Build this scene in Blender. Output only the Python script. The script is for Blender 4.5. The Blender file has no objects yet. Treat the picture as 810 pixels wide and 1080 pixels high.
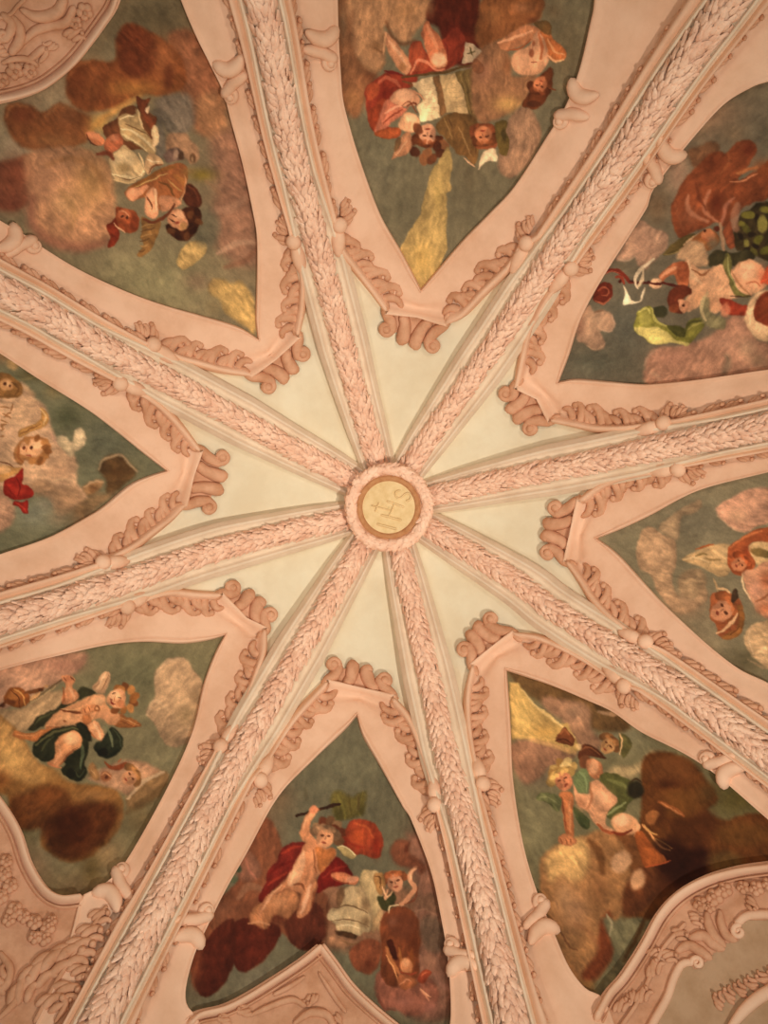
import bpy, math, random
import numpy as np
random.seed(4); RNG = np.random.RandomState(7)
C = bpy.context.scene.collection
# ------------------------------------------------------------------ vault surface
F = 800.0; D = 9.0; EYE = 1.6           # focal length (px of the 810-wide frame), eye-to-apex height, eye height
CX, CY = 5/F*D, -5/F*D                   # vault centre in plan (x = right, y = towards picture bottom)
RIBS = {
 'A': [(404,512),(398,488),(372,400),(337,267),(305,148),(283,37),(272,-10),(256,-80),(244,-140)],
 'B': [(423,512),(435,488),(517,370),(591,259),(658,163),(717,74),(769,3),(820,-68),(862,-125)],
 'C': [(432,529),(457,523),(546,503),(621,488),(703,471),(806,450),(880,434),(960,417)],
 'D': [(432,547),(454,558),(546,614),(584,643),(651,686),(703,718),(752,753),(809,795),(870,840),(930,885)],
 'E': [(415,556),(422,581),(457,735),(472,802),(494,887),(524,1013),(540,1078),(556,1140),(566,1180)],
 'F': [(396,556),(381,577),(292,728),(237,824),(185,924),(122,1043),(95,1095),(60,1160)],
 'G': [(388,540),(365,547),(296,563),(222,582),(148,607),(74,632),(0,655),(-70,678),(-150,703)],
 'H': [(390,525),(372,507),(298,467),(185,406),(95,359),(37,325),(0,306),(-70,270),(-140,234)],
}
def wrap(a): return (a + math.pi) % (2*math.pi) - math.pi
ANG = {}
for k, p in RIBS.items():
    mx, my = p[4]
    ANG[k] = math.atan2(my-535, mx-410)
SA = np.sort(np.array(list(ANG.values())))
SAx = np.concatenate([[SA[-1]-2*math.pi], SA, [SA[0]+2*math.pi]])
def depth(x, y, bulge=True):
    dx = x-CX; dy = y-CY
    r = np.sqrt(dx*dx+dy*dy)
    z = D - (np.sqrt(r*r+.05)-.22)*.25 - .15*r*r
    if bulge:
        th = np.arctan2(dy, dx)
        i = np.clip(np.searchsorted(SAx, th, side='right')-1, 0, len(SAx)-2)
        lo = SAx[i]; hi = SAx[i+1]
        u = (th-lo)/(hi-lo)*2-1
        z = z + .15*r*(1-u*u)
    return z
def at(px, py, bulge=True, lift=0.0):
    """points on the vault where the sight line through picture position (px,py) meets it, and inward normals"""
    px = np.asarray(px, float); py = np.asarray(py, float)
    a = (px-405)/F; b = (py-540)/F
    lo = np.full(a.shape, .5); hi = np.full(a.shape, 12.0)
    for _ in range(44):
        m = (lo+hi)/2
        g = m-depth(a*m, b*m, bulge) > 0
        hi = np.where(g, m, hi); lo = np.where(g, lo, m)
    d = (lo+hi)/2
    x = a*d; y = b*d; e = .02
    hx = (depth(x+e, y, bulge)-depth(x-e, y, bulge))/(2*e)
    hy = (depth(x, y+e, bulge)-depth(x, y-e, bulge))/(2*e)
    n = np.stack([hx, hy, -np.ones_like(hx)], -1)
    n /= np.linalg.norm(n, axis=-1, keepdims=True)
    p = np.stack([x, y, d+EYE], -1) + n*(np.asarray(lift)[..., None] if np.ndim(lift) else lift)
    return p, n
def pxm(p):      # metres per picture pixel at a point
    return (p[..., 2]-EYE)/F
def cr(pts, n, closed=False):
    """Catmull-Rom resample to n points, even in arc length"""
    P = np.asarray(pts, float)
    if len(P) == 2 and not closed:
        return P[0]+(P[1]-P[0])*np.linspace(0, 1, n)[:, None]
    if closed: Q = np.vstack([P[-1], P, P[0], P[1]]); m = len(P)
    else: Q = np.vstack([2*P[0]-P[1], P, 2*P[-1]-P[-2]]); m = len(P)-1
    out = []
    for i in range(m):
        t = np.linspace(0, 1, 12, endpoint=False)[:, None]
        a, b, c, d = Q[i:i+4]
        out.append(.5*((2*b)+(-a+c)*t+(2*a-5*b+4*c-d)*t*t+(-a+3*b-3*c+d)*t**3))
    out = np.vstack(out)
    if not closed: out = np.vstack([out, P[-1]])
    else: out = np.vstack([out, out[0]])
    s = np.concatenate([[0], np.cumsum(np.linalg.norm(np.diff(out, axis=0), axis=1))])
    q = np.linspace(0, s[-1], n)
    return np.stack([np.interp(q, s, out[:, 0]), np.interp(q, s, out[:, 1])], -1)
# ------------------------------------------------------------------ mesh accumulator
class MB:
    def __init__(s): s.v = []; s.f = []; s.n = 0
    def add(s, v, f):
        s.v.append(np.asarray(v, float).reshape(-1, 3)); s.f += [[i+s.n for i in q] for q in f]; s.n += len(s.v[-1])
    def grid(s, G, flip=False, wrapc=False):
        a, b = G.shape[:2]; f = []
        for i in range(a-1):
            for j in range(b if wrapc else b-1):
                k = (j+1) % b
                q = [i*b+j, i*b+k, (i+1)*b+k, (i+1)*b+j]
                f.append(q[::-1] if flip else q)
        s.add(G.reshape(-1, 3), f)
    def sweep(s, P, N, w, h, k=9, phi=(-25, 205)):
        """half-round moulding along path P; w half widths, h heights (metres)"""
        P = np.asarray(P); m = len(P)
        w = np.broadcast_to(w, (m,)); h = np.broadcast_to(h, (m,))
        T = np.gradient(P, axis=0); T /= np.linalg.norm(T, axis=1, keepdims=True)+1e-9
        B = np.cross(N, T); B /= np.linalg.norm(B, axis=1, keepdims=True)+1e-9
        ph = np.radians(np.linspace(phi[0], phi[1], k))
        G = P[:, None]+B[:, None]*(np.cos(ph)[None, :, None]*w[:, None, None])+N[:, None]*(np.sin(ph)[None, :, None]*h[:, None, None])
        # rounded ends
        e0 = P[0]+N[0]*0+(G[0]-P[0])*.55-T[0]*w[0]*.7; e1 = P[-1]+(G[-1]-P[-1])*.55+T[-1]*w[-1]*.7
        G = np.concatenate([np.repeat((P[0]-T[0]*w[0])[None, None], k, 1), e0[None], G, e1[None], np.repeat((P[-1]+T[-1]*w[-1])[None, None], k, 1)], 0)
        s.grid(G)
    def ball(s, c, n, r, h=None, seg=14, rings=9):
        h = r if h is None else h
        t = np.cross(n, [1, 0, 0.3]); t /= np.linalg.norm(t); b = np.cross(n, t)
        a = np.linspace(0, 2*math.pi, seg, endpoint=False); q = np.linspace(-.5*math.pi, .5*math.pi, rings)
        G = c+np.cos(q)[:, None, None]*r*(np.cos(a)[None, :, None]*t+np.sin(a)[None, :, None]*b)+np.sin(q)[:, None, None]*h*n
        s.grid(G, wrapc=True)
    def build(s, name, mat, parent=None, smooth=True):
        me = bpy.data.meshes.new(name)
        me.from_pydata(np.vstack(s.v).tolist(), [], s.f)
        me.update()
        if smooth: me.polygons.foreach_set('use_smooth', [True]*len(me.polygons))
        me.materials.append(mat)
        o = bpy.data.objects.new(name, me); C.objects.link(o)
        if parent is not None:
            o.parent = parent
            q = parent; off = mathutils.Vector()
            while q: off += q.location; q = q.parent
            me.transform(mathutils.Matrix.Translation(-off))
        return o
import mathutils
def thing(name, label, cat, loc, group=None):
    o = bpy.data.objects.new(name, None); C.objects.link(o)
    o.location = loc; o.empty_display_size = .2
    o['label'] = label; o['category'] = cat
    if group: o['group'] = group
    return o
# ------------------------------------------------------------------ materials
def lin(c):
    c = np.asarray(c, float)/255
    return np.where(c <= .04045, c/12.92, ((c+.055)/1.055)**2.4)
GAIN = np.array([.97, .84, .71])        # light colour the albedos are divided by
def mat(name, col, col2=None, scale=9.0, bump=.25, rough=.85, bscale=40.0, dist=.006):
    m = bpy.data.materials.new(name); m.use_nodes = True
    nt = m.node_tree; b = nt.nodes['Principled BSDF']; b.inputs['Roughness'].default_value = rough
    b.inputs['Specular IOR Level'].default_value = .15
    tc = nt.nodes.new('ShaderNodeTexCoord')
    n = nt.nodes.new('ShaderNodeTexNoise'); n.inputs['Scale'].default_value = scale; n.inputs['Detail'].default_value = 6
    n.inputs['Roughness'].default_value = .65
    nt.links.new(tc.outputs['Object'], n.inputs['Vector'])
    r = nt.nodes.new('ShaderNodeValToRGB')
    a = lin(col)/GAIN; c = lin(col2 if col2 is not None else col)/GAIN
    r.color_ramp.elements[0].position = .35; r.color_ramp.elements[0].color = (*c, 1)
    r.color_ramp.elements[1].position = .6; r.color_ramp.elements[1].color = (*a, 1)
    nt.links.new(n.outputs['Fac'], r.inputs['Fac']); nt.links.new(r.outputs['Color'], b.inputs['Base Color'])
    n2 = nt.nodes.new('ShaderNodeTexNoise'); n2.inputs['Scale'].default_value = bscale; n2.inputs['Detail'].default_value = 3
    nt.links.new(tc.outputs['Object'], n2.inputs['Vector'])
    bp = nt.nodes.new('ShaderNodeBump'); bp.inputs['Strength'].default_value = bump; bp.inputs['Distance'].default_value = dist
    nt.links.new(n2.outputs['Fac'], bp.inputs['Height']); nt.links.new(bp.outputs['Normal'], b.inputs['Normal'])
    return m
M_CREAM = mat('cream_plaster', (230,203,161), (221,191,148), 1.6, .3, bscale=22)
M_MOULD = mat('cream_moulding', (232,196,156), (220,182,142), 3, .2)
M_PINK = mat('pink_stucco', (236,181,139), (220,162,120), 1.3, .25, bscale=30)
M_ROSE_SHADED = mat('rose_stucco_shaded', (216,154,112), (194,131,90), 5, .4, bscale=45)  # rose pink, darkened to put the leaf zone's shadow into the colour
M_GARL = mat('garland_stucco', (248,194,153), (232,170,130), 6, .6, bscale=60, dist=.01)  # paler than the pink; light caught by raised ribs is in the colour
M_BAND = mat('ochre_band', (190,128,80), (172,110,64), 14, .3)
M_DISC = mat('medallion_plaster', (228,186,128), (216,172,112), 10, .5, bscale=55)
M_TAN = mat('tan_plaster', (190,146,106), (176,132,92), 5, .3)
def paint_mat():
    m = bpy.data.materials.new('fresco_paint'); m.use_nodes = True
    nt = m.node_tree; b = nt.nodes['Principled BSDF']; b.inputs['Roughness'].default_value = .8
    b.inputs['Specular IOR Level'].default_value = .15
    a = nt.nodes.new('ShaderNodeAttribute'); a.attribute_name = 'paint'
    tc = nt.nodes.new('ShaderNodeTexCoord')
    n = nt.nodes.new('ShaderNodeTexNoise'); n.inputs['Scale'].default_value = 34; n.inputs['Detail'].default_value = 8
    n.inputs['Roughness'].default_value = .7
    nt.links.new(tc.outputs['Object'], n.inputs['Vector'])
    mr = nt.nodes.new('ShaderNodeMapRange'); mr.inputs['From Min'].default_value = .3; mr.inputs['From Max'].default_value = .7
    mr.inputs['To Min'].default_value = .94; mr.inputs['To Max'].default_value = 1.06
    nt.links.new(n.outputs['Fac'], mr.inputs['Value'])
    mx = nt.nodes.new('ShaderNodeVectorMath'); mx.operation = 'SCALE'
    nt.links.new(a.outputs['Color'], mx.inputs[0]); nt.links.new(mr.outputs['Result'], mx.inputs['Scale'])
    nt.links.new(mx.outputs['Vector'], b.inputs['Base Color'])
    return m
M_PAINT = paint_mat()
# ------------------------------------------------------------------ the vault shell
th = np.linspace(0, 2*math.pi, 289)[:-1]
rr = np.concatenate([np.linspace(0.5, 60, 10), np.linspace(75, 860, 64)])
G, _ = at(410+rr[:, None]*np.cos(th), 535+rr[:, None]*np.sin(th))
mb = MB(); mb.grid(G, wrapc=True)
ceil = mb.build('ceiling', M_CREAM); ceil['kind'] = 'structure'
# ------------------------------------------------------------------ garlands
def leaf_verts(P, T, N, B, L, W, tip):
    """one pointed laurel leaf lying along T, arched across B, tip lifted along N"""
    q = np.array([0, .3, .65, 1.0]); ww = np.array([.5, 1.0, .85, .2]); zz = np.array([-.012, .006, .01, tip])
    G = np.zeros((4, 3, 3))
    for i in range(4):
        for j, s in enumerate((-1, 0, 1)):
            G[i, j] = P+T*(q[i]*L)+B*(s*ww[i]*W)+N*(zz[i]+(.010 if s == 0 else -.009))
    return G
def garland(mb, P, N, w, h, base, step, L, W, sign=1, across=(20, 55, 90, 125, 160)):
    """bundle of overlapping laurel leaves round a half-round core"""
    m = len(P)
    T = np.gradient(P, axis=0); T /= np.linalg.norm(T, axis=1, keepdims=True)
    s = np.concatenate([[0], np.cumsum(np.linalg.norm(np.diff(P, axis=0), axis=1))])
    mb.sweep(P+N*base, N, w*.86, h*.86, phi=(-10, 190))
    n = int(s[-1]/step)
    for i in range(n):
        q = s[-1]*(i+.5)/n
        p = np.array([np.interp(q, s, P[:, c]) for c in range(3)]); nn = np.array([np.interp(q, s, N[:, c]) for c in range(3)])
        t = np.array([np.interp(q, s, T[:, c]) for c in range(3)])*sign; t /= np.linalg.norm(t); nn /= np.linalg.norm(nn)
        b = np.cross(nn, t)
        for a in across:
            a2 = math.radians(a+(17 if i % 2 else 0)-8+random.uniform(-9, 9))
            o = b*math.cos(a2)*w+nn*(math.sin(a2)*h+base); r = b*math.cos(a2)+nn*math.sin(a2)
            sd = np.cross(r, t); yaw = random.uniform(-.5, .5)+math.cos(a2)*.25
            tt = t*math.cos(yaw)+sd*math.sin(yaw); bb = np.cross(r, tt)
            k = random.uniform(.8, 1.25)
            mb.grid(leaf_verts(p+o+t*random.uniform(-.25, .25)*step, tt, r, bb, L*k, W*random.uniform(.8, 1.15), random.uniform(.004, .02)))
RIBDATA = {}
def rib(key, label):
    px = cr(RIBS[key], 70)
    P, N = at(px[:, 0], px[:, 1], bulge=False)
    RIBDATA[key] = (px, P, N)
    c = thing('vault_rib', label, 'rib', tuple(P[len(P)//2]), 'garlanded ribs of the vault')
    mb = MB()
    half = [(.30,-.14),(.292,.0),(.262,.012),(.246,.05),(.226,.07),(.206,.055),(.19,.024),(.15,.02),(.13,.045),(.10,.06),(.0,.06)]
    prof = [(-p, q) for p, q in half]+[(p, q) for p, q in half[-2::-1]]
    T = np.gradient(P, axis=0); T /= np.linalg.norm(T, axis=1, keepdims=True); B = np.cross(N, T)
    sc = np.interp(np.linalg.norm(P[:, :2]-[CX, CY], axis=1), [.2, .9, 1.8, 2.5, 3.1, 4], [.62, .8, .95, .9, .66, .64])
    G = np.stack([P+B*(a*sc)[:, None]+N*b for a, b in prof], 1)
    mb.grid(G); mb.build('moulding', M_MOULD, c)
    mb = MB(); garland(mb, P, N, .104, .095, .055, .05, .10, .028, across=(22, 48, 74, 100, 126, 156)); mb.build('garland', M_GARL, c)
    return c
# ------------------------------------------------------------------ stucco frames round the frescoes
# picture outlines: i0/i1 inner edge of the two branches from the tip outwards, o0/o1 outer edge from console to clasp,
# v0/v1 volutes, ball and bracket of each clasp, side scrolls (far, near), rib beside each branch
FR = {
 'N': dict(i0=[(444,304),(423,264),(399,222),(378,167),(365,125),(359,100),(357,74),(355,40),(354,0),(353,-60),(352,-110)],
           i1=[(444,304),(457,289),(488,253),(519,222),(546,193),(580,141),(599,110),(614,70),(625,22),(629,0),(632,-60),(634,-110)],
           o0=[(403,326),(390,309),(368,282),(352,262),(348,246)], o1=[(474,340),(492,333),(514,311),(530,296),(545,281),(556,262)],
           v0=(405,344), v1=(459,362), k0=(352,233), b0=(352,256), k1=(562,254), b1=(550,276),
           s0=((345,35),(345,63)), s1=((610,93),(594,125)), r=('A','B')),
 'NE': dict(i0=[(590,402),(601,373),(614,332),(636,290),(664,245),(683,214),(690,194),(725,148),(762,107),(791,89),(808,83),(860,72),(900,66)],
           i1=[(590,402),(609,399),(644,402),(675,405),(695,405),(740,401),(806,392),(840,388),(900,376)],
           o0=[(542,403),(547,374),(553,343),(560,330),(568,315),(578,300),(590,285)], o1=[(584,446),(609,452),(631,457),(658,458),(678,456),(700,452)],
           v0=(534,411), v1=(563,452), k0=(601,275), b0=(586,294), k1=(707,450), b1=(686,456),
           s0=((711,160),(688,186)), s1=None, r=('B','C')),
 'E': dict(i0=[(631,568),(658,557),(689,542),(740,515),(806,497),(850,487),(900,478)],
           i1=[(631,568),(653,585),(682,617),(703,640),(746,681),(781,709),(810,723),(850,745),(900,765)],
           o0=[(613,523),(631,508),(653,498),(684,492),(705,491)], o1=[(598,597),(611,617),(624,639),(642,659),(662,675),(680,688)],
           v0=(589,533), v1=(580,586), k0=(720,489), b0=(699,492), k1=(683,685), b1=(664,676), s0=None, s1=None, r=('C','D')),
 'SE': dict(i0=[(535,708),(581,723),(621,739),(650,752),(680,773),(725,795),(752,812),(777,832),(810,861),(850,895),(900,940)],
           i1=[(535,708),(537,737),(539,774),(541,828),(551,895),(566,947),(584,990),(599,1024),(617,1047),(636,1057),(648,1085),(662,1140)],
           o0=[(546,667),(570,669),(594,678),(621,692),(642,706),(660,718)], o1=[(496,706),(489,732),(488,763),(492,794),(498,820)],
           v0=(521,654), v1=(489,689), k0=(666,723), b0=(650,708), k1=(506,834), b1=(502,815),
           s0=((768,820),(750,801)), s1=((577,982),(569,955)), r=('D','E')),
 'S': dict(i0=[(376,756),(383,778),(401,809),(428,856),(435,866),(457,921),(468,969),(475,1010),(478,1047),(478,1080),(472,1110),(466,1150)],
           i1=[(376,756),(363,771),(330,802),(290,843),(256,903),(234,941),(212,985),(200,1012),(192,1045),(194,1064),(204,1074),(214,1100),(226,1150)],
           o0=[(419,738),(437,758),(450,787),(459,813),(464,835)], o1=[(339,720),(321,738),(303,758),(288,780),(272,806)],
           v0=(408,721), v1=(348,703), k0=(465,854), b0=(463,835), k1=(267,826), b1=(276,808),
           s0=((484,1022),(479,1000)), s1=((203,992),(214,963)), r=('E','F')),
 'SW': dict(i0=[(236,671),(226,690),(214,723),(201,778),(174,839),(137,906),(118,930),(100,943),(85,951),(76,985),(60,1040),(20,1120)],
           i1=[(236,671),(217,676),(190,679),(150,677),(111,680),(62,690),(7,703),(-40,718),(-90,730)],
           o0=[(281,668),(281,694),(270,728),(257,759),(246,785)], o1=[(228,624),(201,622),(177,619),(157,623),(138,632)],
           v0=(284,652), v1=(241,619), k0=(234,795), b0=(245,778), k1=(127,637), b1=(142,629),
           s0=((110,945),(128,922)), s1=None, r=('F','G')),
 'W': dict(i0=[(174,496),(155,502),(134,512),(108,534),(90,546),(48,569),(0,586),(-40,600),(-90,615)],
           i1=[(174,496),(152,479),(119,452),(89,429),(37,396),(0,371),(-40,346),(-90,320)],
           o0=[(192,537),(179,552),(157,570),(141,583),(120,595)], o1=[(210,470),(194,448),(179,430),(161,414),(140,402)],
           v0=(217,537), v1=(232,479), k0=(104,600), b0=(122,598), k1=(124,397), b1=(143,405), s0=None, s1=None, r=('G','H')),
 'NW': dict(i0=[(271,356),(248,343),(207,331),(170,321),(130,307),(81,285),(44,263),(24,249),(0,235),(-40,212),(-90,185)],
           i1=[(271,356),(269,334),(270,306),(271,250),(267,220),(256,167),(244,122),(236,92),(222,63),(207,33),(193,0),(175,-50),(160,-100)],
           o0=[(259,397),(232,394),(203,387),(181,381),(165,372)], o1=[(317,350),(323,323),(325,294),(322,275),(316,258)],
           v0=(279,407), v1=(320,369), k0=(154,365), b0=(173,378), k1=(313,248), b1=(319,273),
           s0=((11,248),(31,259)), s1=((238,68),(244,97)), r=('H','A')),
}
FLAB = {
 'N': 'pink stucco frame with twin volute tip around the painted open book and yellow ray',
 'NE': 'pink stucco frame around the painting with the green scarf and brown feathered wings',
 'E': 'pink stucco frame around the pale sky painting at right, midway up the photo',
 'SE': 'pink stucco frame around the painting with the leaning blond cherub and dark cloud',
 'S': 'pink stucco frame around the painting of the cherub with red cape and vase',
 'SW': 'pink stucco frame around the painted cherub draped in dark green',
 'W': 'pink stucco frame around the painting with small red drapery at left edge',
 'NW': 'pink stucco frame around the painting with white cloth and big pink cloud',
}
def S(pts, lift=0.0, n=None, closed=False):
    q = np.asarray(pts, float) if n is None else cr(pts, n, closed)
    return at(q[:, 0], q[:, 1], True, lift)
BANDT = np.array([0, 0, .012, .03, .06, .085, .12, .3, .5, .62, .72, .80, .86, .91, .955, .985, 1.0, 1.0])
BANDH = np.array([-.03, .055, .078, .085, .08, .066, .060, .066, .060, .040, .012, .02, .085, .135, .145, .12, .07, -.05])
def branch(mb, I, O):
    """moulded band between inner polyline I and outer polyline O (same length, picture coords)"""
    t = BANDT[None, :, None]
    Q = I[:, None]*(1-t)+O[:, None]*t
    P, N = at(Q[..., 0], Q[..., 1], True, np.broadcast_to(BANDH, Q.shape[:2]))
    mb.grid(P)
def unit(v): return v/(np.linalg.norm(v)+1e-9)
def pxsweep(mb, pts, w, h, lift=.05, n=12, taper=None, k=9):
    P, N = S(pts, lift, n)
    sc = pxm(P)
    wv = np.full(n, float(w)) if taper is None else w*np.interp(np.linspace(0, 1, n), np.linspace(0, 1, len(taper)), taper)
    mb.sweep(P, N, wv*sc, np.minimum(wv*sc*1.15, h) if taper is not None else h, k=k)
def spiral(c, r, a0, turns, n=22, sgn=1):
    a = np.linspace(0, turns*2*math.pi, n)
    q = np.linspace(r, r*.22, n)
    return [(c[0]+q[i]*math.cos(a0+sgn*a[i]), c[1]+q[i]*math.sin(a0+sgn*a[i])) for i in range(n)]
def acanthus(par, o, c, a, L, h=.055, turn=1.0, lift=.06):
    """leaf hooking from the outer roll at o towards the band (c), curling along a; L in picture pixels"""
    mb = MB()
    for k, (sh, ln, w) in enumerate(((-.32, .72, .19), (0.0, 1.0, .21), (.34, .66, .18))):
        s = o+a*sh*L
        pts = [s+c*L*.14, s+c*ln*L*.34+a*.05*L, s+c*ln*L*.65+a*.16*L*turn, s+c*ln*L*.92+a*.38*L*turn, s+c*ln*L*.86+a*.56*L*turn]
        pxsweep(mb, pts, w*L, h*(1.1 if k == 1 else .8), lift, 9, taper=[.8, 1, .95, .8, .55], k=7)
    e = o+c*L*.84+a*.52*L*turn
    P, N = at([e[0]], [e[1]], True, lift+.02); mb.ball(P[0], N[0], .13*L*pxm(P)[0]*1.15, .03, seg=9, rings=6)
    mb.build('leaf', M_ROSE_SHADED, par)
def side_scroll(par, far, near, ribdir):
    """rolled ends of the frame: a fat roll (far) and a curled volute (near); ribdir points from the fresco edge to the rib"""
    far = np.array(far, float); near = np.array(near, float)
    d = unit(np.array([410, 535])-far); L = 22
    r = np.array(ribdir)
    mb = MB()
    pts = [far+r*L*1.05-d*9, far+r*L*.7-d*2, far+r*L*.3+d*1.5, far, far-r*5-d*4]
    pxsweep(mb, pts, 7.6, .10, .075, 14, taper=[.6, .95, 1.05, 1.05, .9], k=9)
    mb.build('roll', M_PINK, par)
    mb = MB()
    pts = [near+r*L*1.1-d*20, near+r*L*.75-d*17, near+r*L*.35-d*13, near+r*3-d*9, near-r*4-d*4]
    pxsweep(mb, pts, 6.5, .09, .07, 14, taper=[.7, 1, 1, 1, .9], k=9)
    a0 = math.atan2(-(d*7+r*3)[1], -(d*7+r*3)[0])
    sg = 1 if (d[0]*r[1]-d[1]*r[0]) < 0 else -1
    pxsweep(mb, spiral(near, 8.0, a0, 1.25, 24, sg), 3.6, .085, .075, 26, taper=[1, 1, .9, .7], k=7)
    P, N = at([near[0]], [near[1]], True, .075); mb.ball(P[0], N[0], 5.0*pxm(P)[0], .05)
    mb.build('volute', M_PINK, par)
def off_rib(key, q0, side_pt, dist):
    """picture polyline beside a rib at dist metres from its axis, from the point nearest q0 outwards"""
    px, P, N = RIBDATA[key]
    T = np.gradient(P, axis=0); T /= np.linalg.norm(T, axis=1, keepdims=True); B = np.cross(N, T)
    out = []
    for s in (1, -1):
        Q = P+B*dist*s
        d = Q[:, 2]-EYE
        out.append(np.stack([Q[:, 0]/d*F+405, Q[:, 1]/d*F+540], -1))
    sd = np.asarray(side_pt, float)
    j = 25
    Q = out[0] if np.linalg.norm(out[0][j]-sd) < np.linalg.norm(out[1][j]-sd) else out[1]
    i = np.argmin(np.linalg.norm(Q-np.asarray(q0, float), axis=1))
    return Q[i+2:]
def frame(key):
    f = FR[key]; cen = np.array([410., 535.])
    tip = np.array(f['i0'][0], float); inw = unit(cen-tip); base = tip+inw*27
    P0, _ = at([base[0]], [base[1]])
    root = thing('stucco_frame', FLAB[key], 'frame', tuple(P0[0]), 'stucco frames around the frescoes')
    mb = MB(); leaves = []
    brs = []
    for b in (0, 1):
        inner = f['i%d' % b]; outer = f['o%d' % b]
        mid = np.array(inner[min(4, len(inner)-1)], float)
        ro = off_rib(f['r'][b], outer[-1], mid, .15)
        O = [tuple(base)]+[tuple((np.array(outer[0])*1.0+base*.0)+inw*2)]+outer
        nA, nB = 34, 60
        ik = np.array(f['k%d' % b], float)
        di = cr(inner, 400); j = int(np.argmin(np.linalg.norm(di-ik, axis=1)))
        IA = cr(di[:j+1][::max(1, j//20)].tolist()+[tuple(di[j])], nA); IB = cr(di[j:][::6].tolist()+[tuple(di[-1])], nB)
        OA = cr(O, nA); OB = cr([tuple(OA[-1])]+[tuple(q) for q in ro], nB)
        # the straight opening edge keeps its sharp tip
        IA[0] = tip
        I = np.vstack([IA, IB[1:]]); O2 = np.vstack([OA, OB[1:]])
        # equalise by distance from centre beyond the clasp so the strips stay square
        brs.append((I, O2, nA))
        branch(mb, I if b == 0 else I, O2)
    mb.build('band', M_PINK, root)
    for b in (0, 1):
        I, O2, nA = brs[b]
        # leaves between console and clasp
        for q in (.44, .60, .76, .91):
            i = int(q*(nA-1)); o = O2[i]; c = unit(I[i]-o); L = min(.64*np.linalg.norm(I[i]-o), 25)
            a = unit(O2[max(i-2, 0)]-O2[i+2])
            o = o+c*4
            acanthus(root, o, c, a, L*random.uniform(.9, 1.1), turn=random.uniform(1.0, 1.6), lift=.04)
        # small leaves along the rib beyond the clasp
        s = np.concatenate([[0], np.cumsum(np.linalg.norm(np.diff(O2, axis=0), axis=1))])
        s0 = s[nA-1]+20
        while s0 < min(s[-1], s[nA-1]+330):
            i = int(np.searchsorted(s, s0)); i = min(i, len(O2)-4)
            o = O2[i]; c = unit(I[i]-o); wd = np.linalg.norm(I[i]-o); L = min(.36*wd, 15)*random.uniform(.8, 1.1)
            a = unit(O2[i+2]-O2[i-2])
            if -30 < o[0] < 840 and -30 < o[1] < 1110:
                acanthus(root, o+c*4.5, unit(c+a*1.7), unit(a-c*.4), L*1.2, .06, turn=.4)
            s0 += random.uniform(22, 31)
        # clasp: ball, bracket and a leaf tuft
        k = np.array(f['k%d' % b], float); br = np.array(f['b%d' % b], float)
        kb = MB(); P, N = at([k[0]], [k[1]], True, .13); sc = pxm(P)[0]
        kb.ball(P[0], N[0], 8.4*sc, 7.0*sc)
        d = unit(br-k); bb = MB()
        pxsweep(bb, [k+d*7, k+d*13, br+d*1, br+d*8], 7.4, .12, .09, 10, taper=[.8, 1.05, .95, .6]); kb.build('ball', M_PINK, bb.build('bracket', M_PINK, root))
        ii = int(np.argmin(np.linalg.norm(I-k, axis=1))); c = unit(I[ii]-k)
        acanthus(root, k+c*6, c, -d, 17, .06, turn=.7)
        acanthus(root, k+c*5-d*10, unit(c-d*.6), -d, 14, .05, turn=.5)
    cp = [np.array(q, float) for q in (f['o0'][0], f['v0'], f['v1'], f['o1'][0])]
    bm_ = MB(); q = cp[0]*.5+cp[3]*.5; P, N = S([cp[0]*.9+cp[3]*.1-inw*3, q*.5+(base)*.5-inw*4, cp[3]*.9+cp[0]*.1-inw*3, cp[2]*.8+cp[1]*.2+inw*1, (cp[1]+cp[2])/2+inw*2, cp[1]*.8+cp[2]*.2+inw*1], .035)
    P2, N2 = P-N*.06, N; bm_.add(np.vstack([P, P2]), [list(range(6))]+[[i, (i+1) % 6, 6+(i+1) % 6, 6+i] for i in range(6)]); bm_.build('console_plate', M_ROSE_SHADED, root, smooth=False)
    # console with four straps, the outer two ending in volutes
    V = [np.array(f['v0'], float), np.array(f['v1'], float)]
    E = [np.array(f['o0'][0], float), np.array(f['o1'][0], float)]
    for b in (0, 1):
        v = V[b]; ax = unit(V[1-b]-v)                      # towards the other volute
        e = E[b]; sg = 1 if (ax[0]*inw[1]-ax[1]*inw[0]) > 0 else -1
        sb = MB()
        r = 7.6
        st = e*.75+base*.25
        near = v+ax*r*1.0-inw*1
        pts = [e-inw*9+ax*1, e*.92+base*.08+inw*1, (e+near)/2+ax*3.2, near]
        pxsweep(sb, pts, 5.8, .085, .06, 14, taper=[.6, .95, 1.05, .9])
        a0 = math.atan2(ax[1], ax[0])
        pxsweep(sb, spiral(v, r*.86, a0, 1.35, 26, sg), 3.3, .10, .075, 28, taper=[1.2, 1, .9, .7], k=7)
        P, N = at([v[0]], [v[1]], True, .07); sb.ball(P[0], N[0], 5.2*pxm(P)[0], .075)
        sb.build('volute', M_ROSE_SHADED, root)
        sb = MB()
        t0 = e*.42+base*.58+inw*0; t1 = v*.64+V[1-b]*.36+inw*5.5
        pts = [t0+inw*3+ax*1, (t0*.6+t1*.4)+ax*2.6, t1-inw*3+ax*.8, t1]
        pxsweep(sb, pts, 7.2, .085, .055, 14, taper=[.8, .86, 1.0, 1.0])
        sb.build('strap', M_ROSE_SHADED, root)
    for b in (0, 1):
        if f['s%d' % b]:
            far, near = f['s%d' % b]
            px, _, _ = RIBDATA[f['r'][b]]
            j = int(np.argmin(np.linalg.norm(px-np.array(far), axis=1)))
            side_scroll(root, far, near, unit(px[j]-np.array(far)))
    return root
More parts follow.
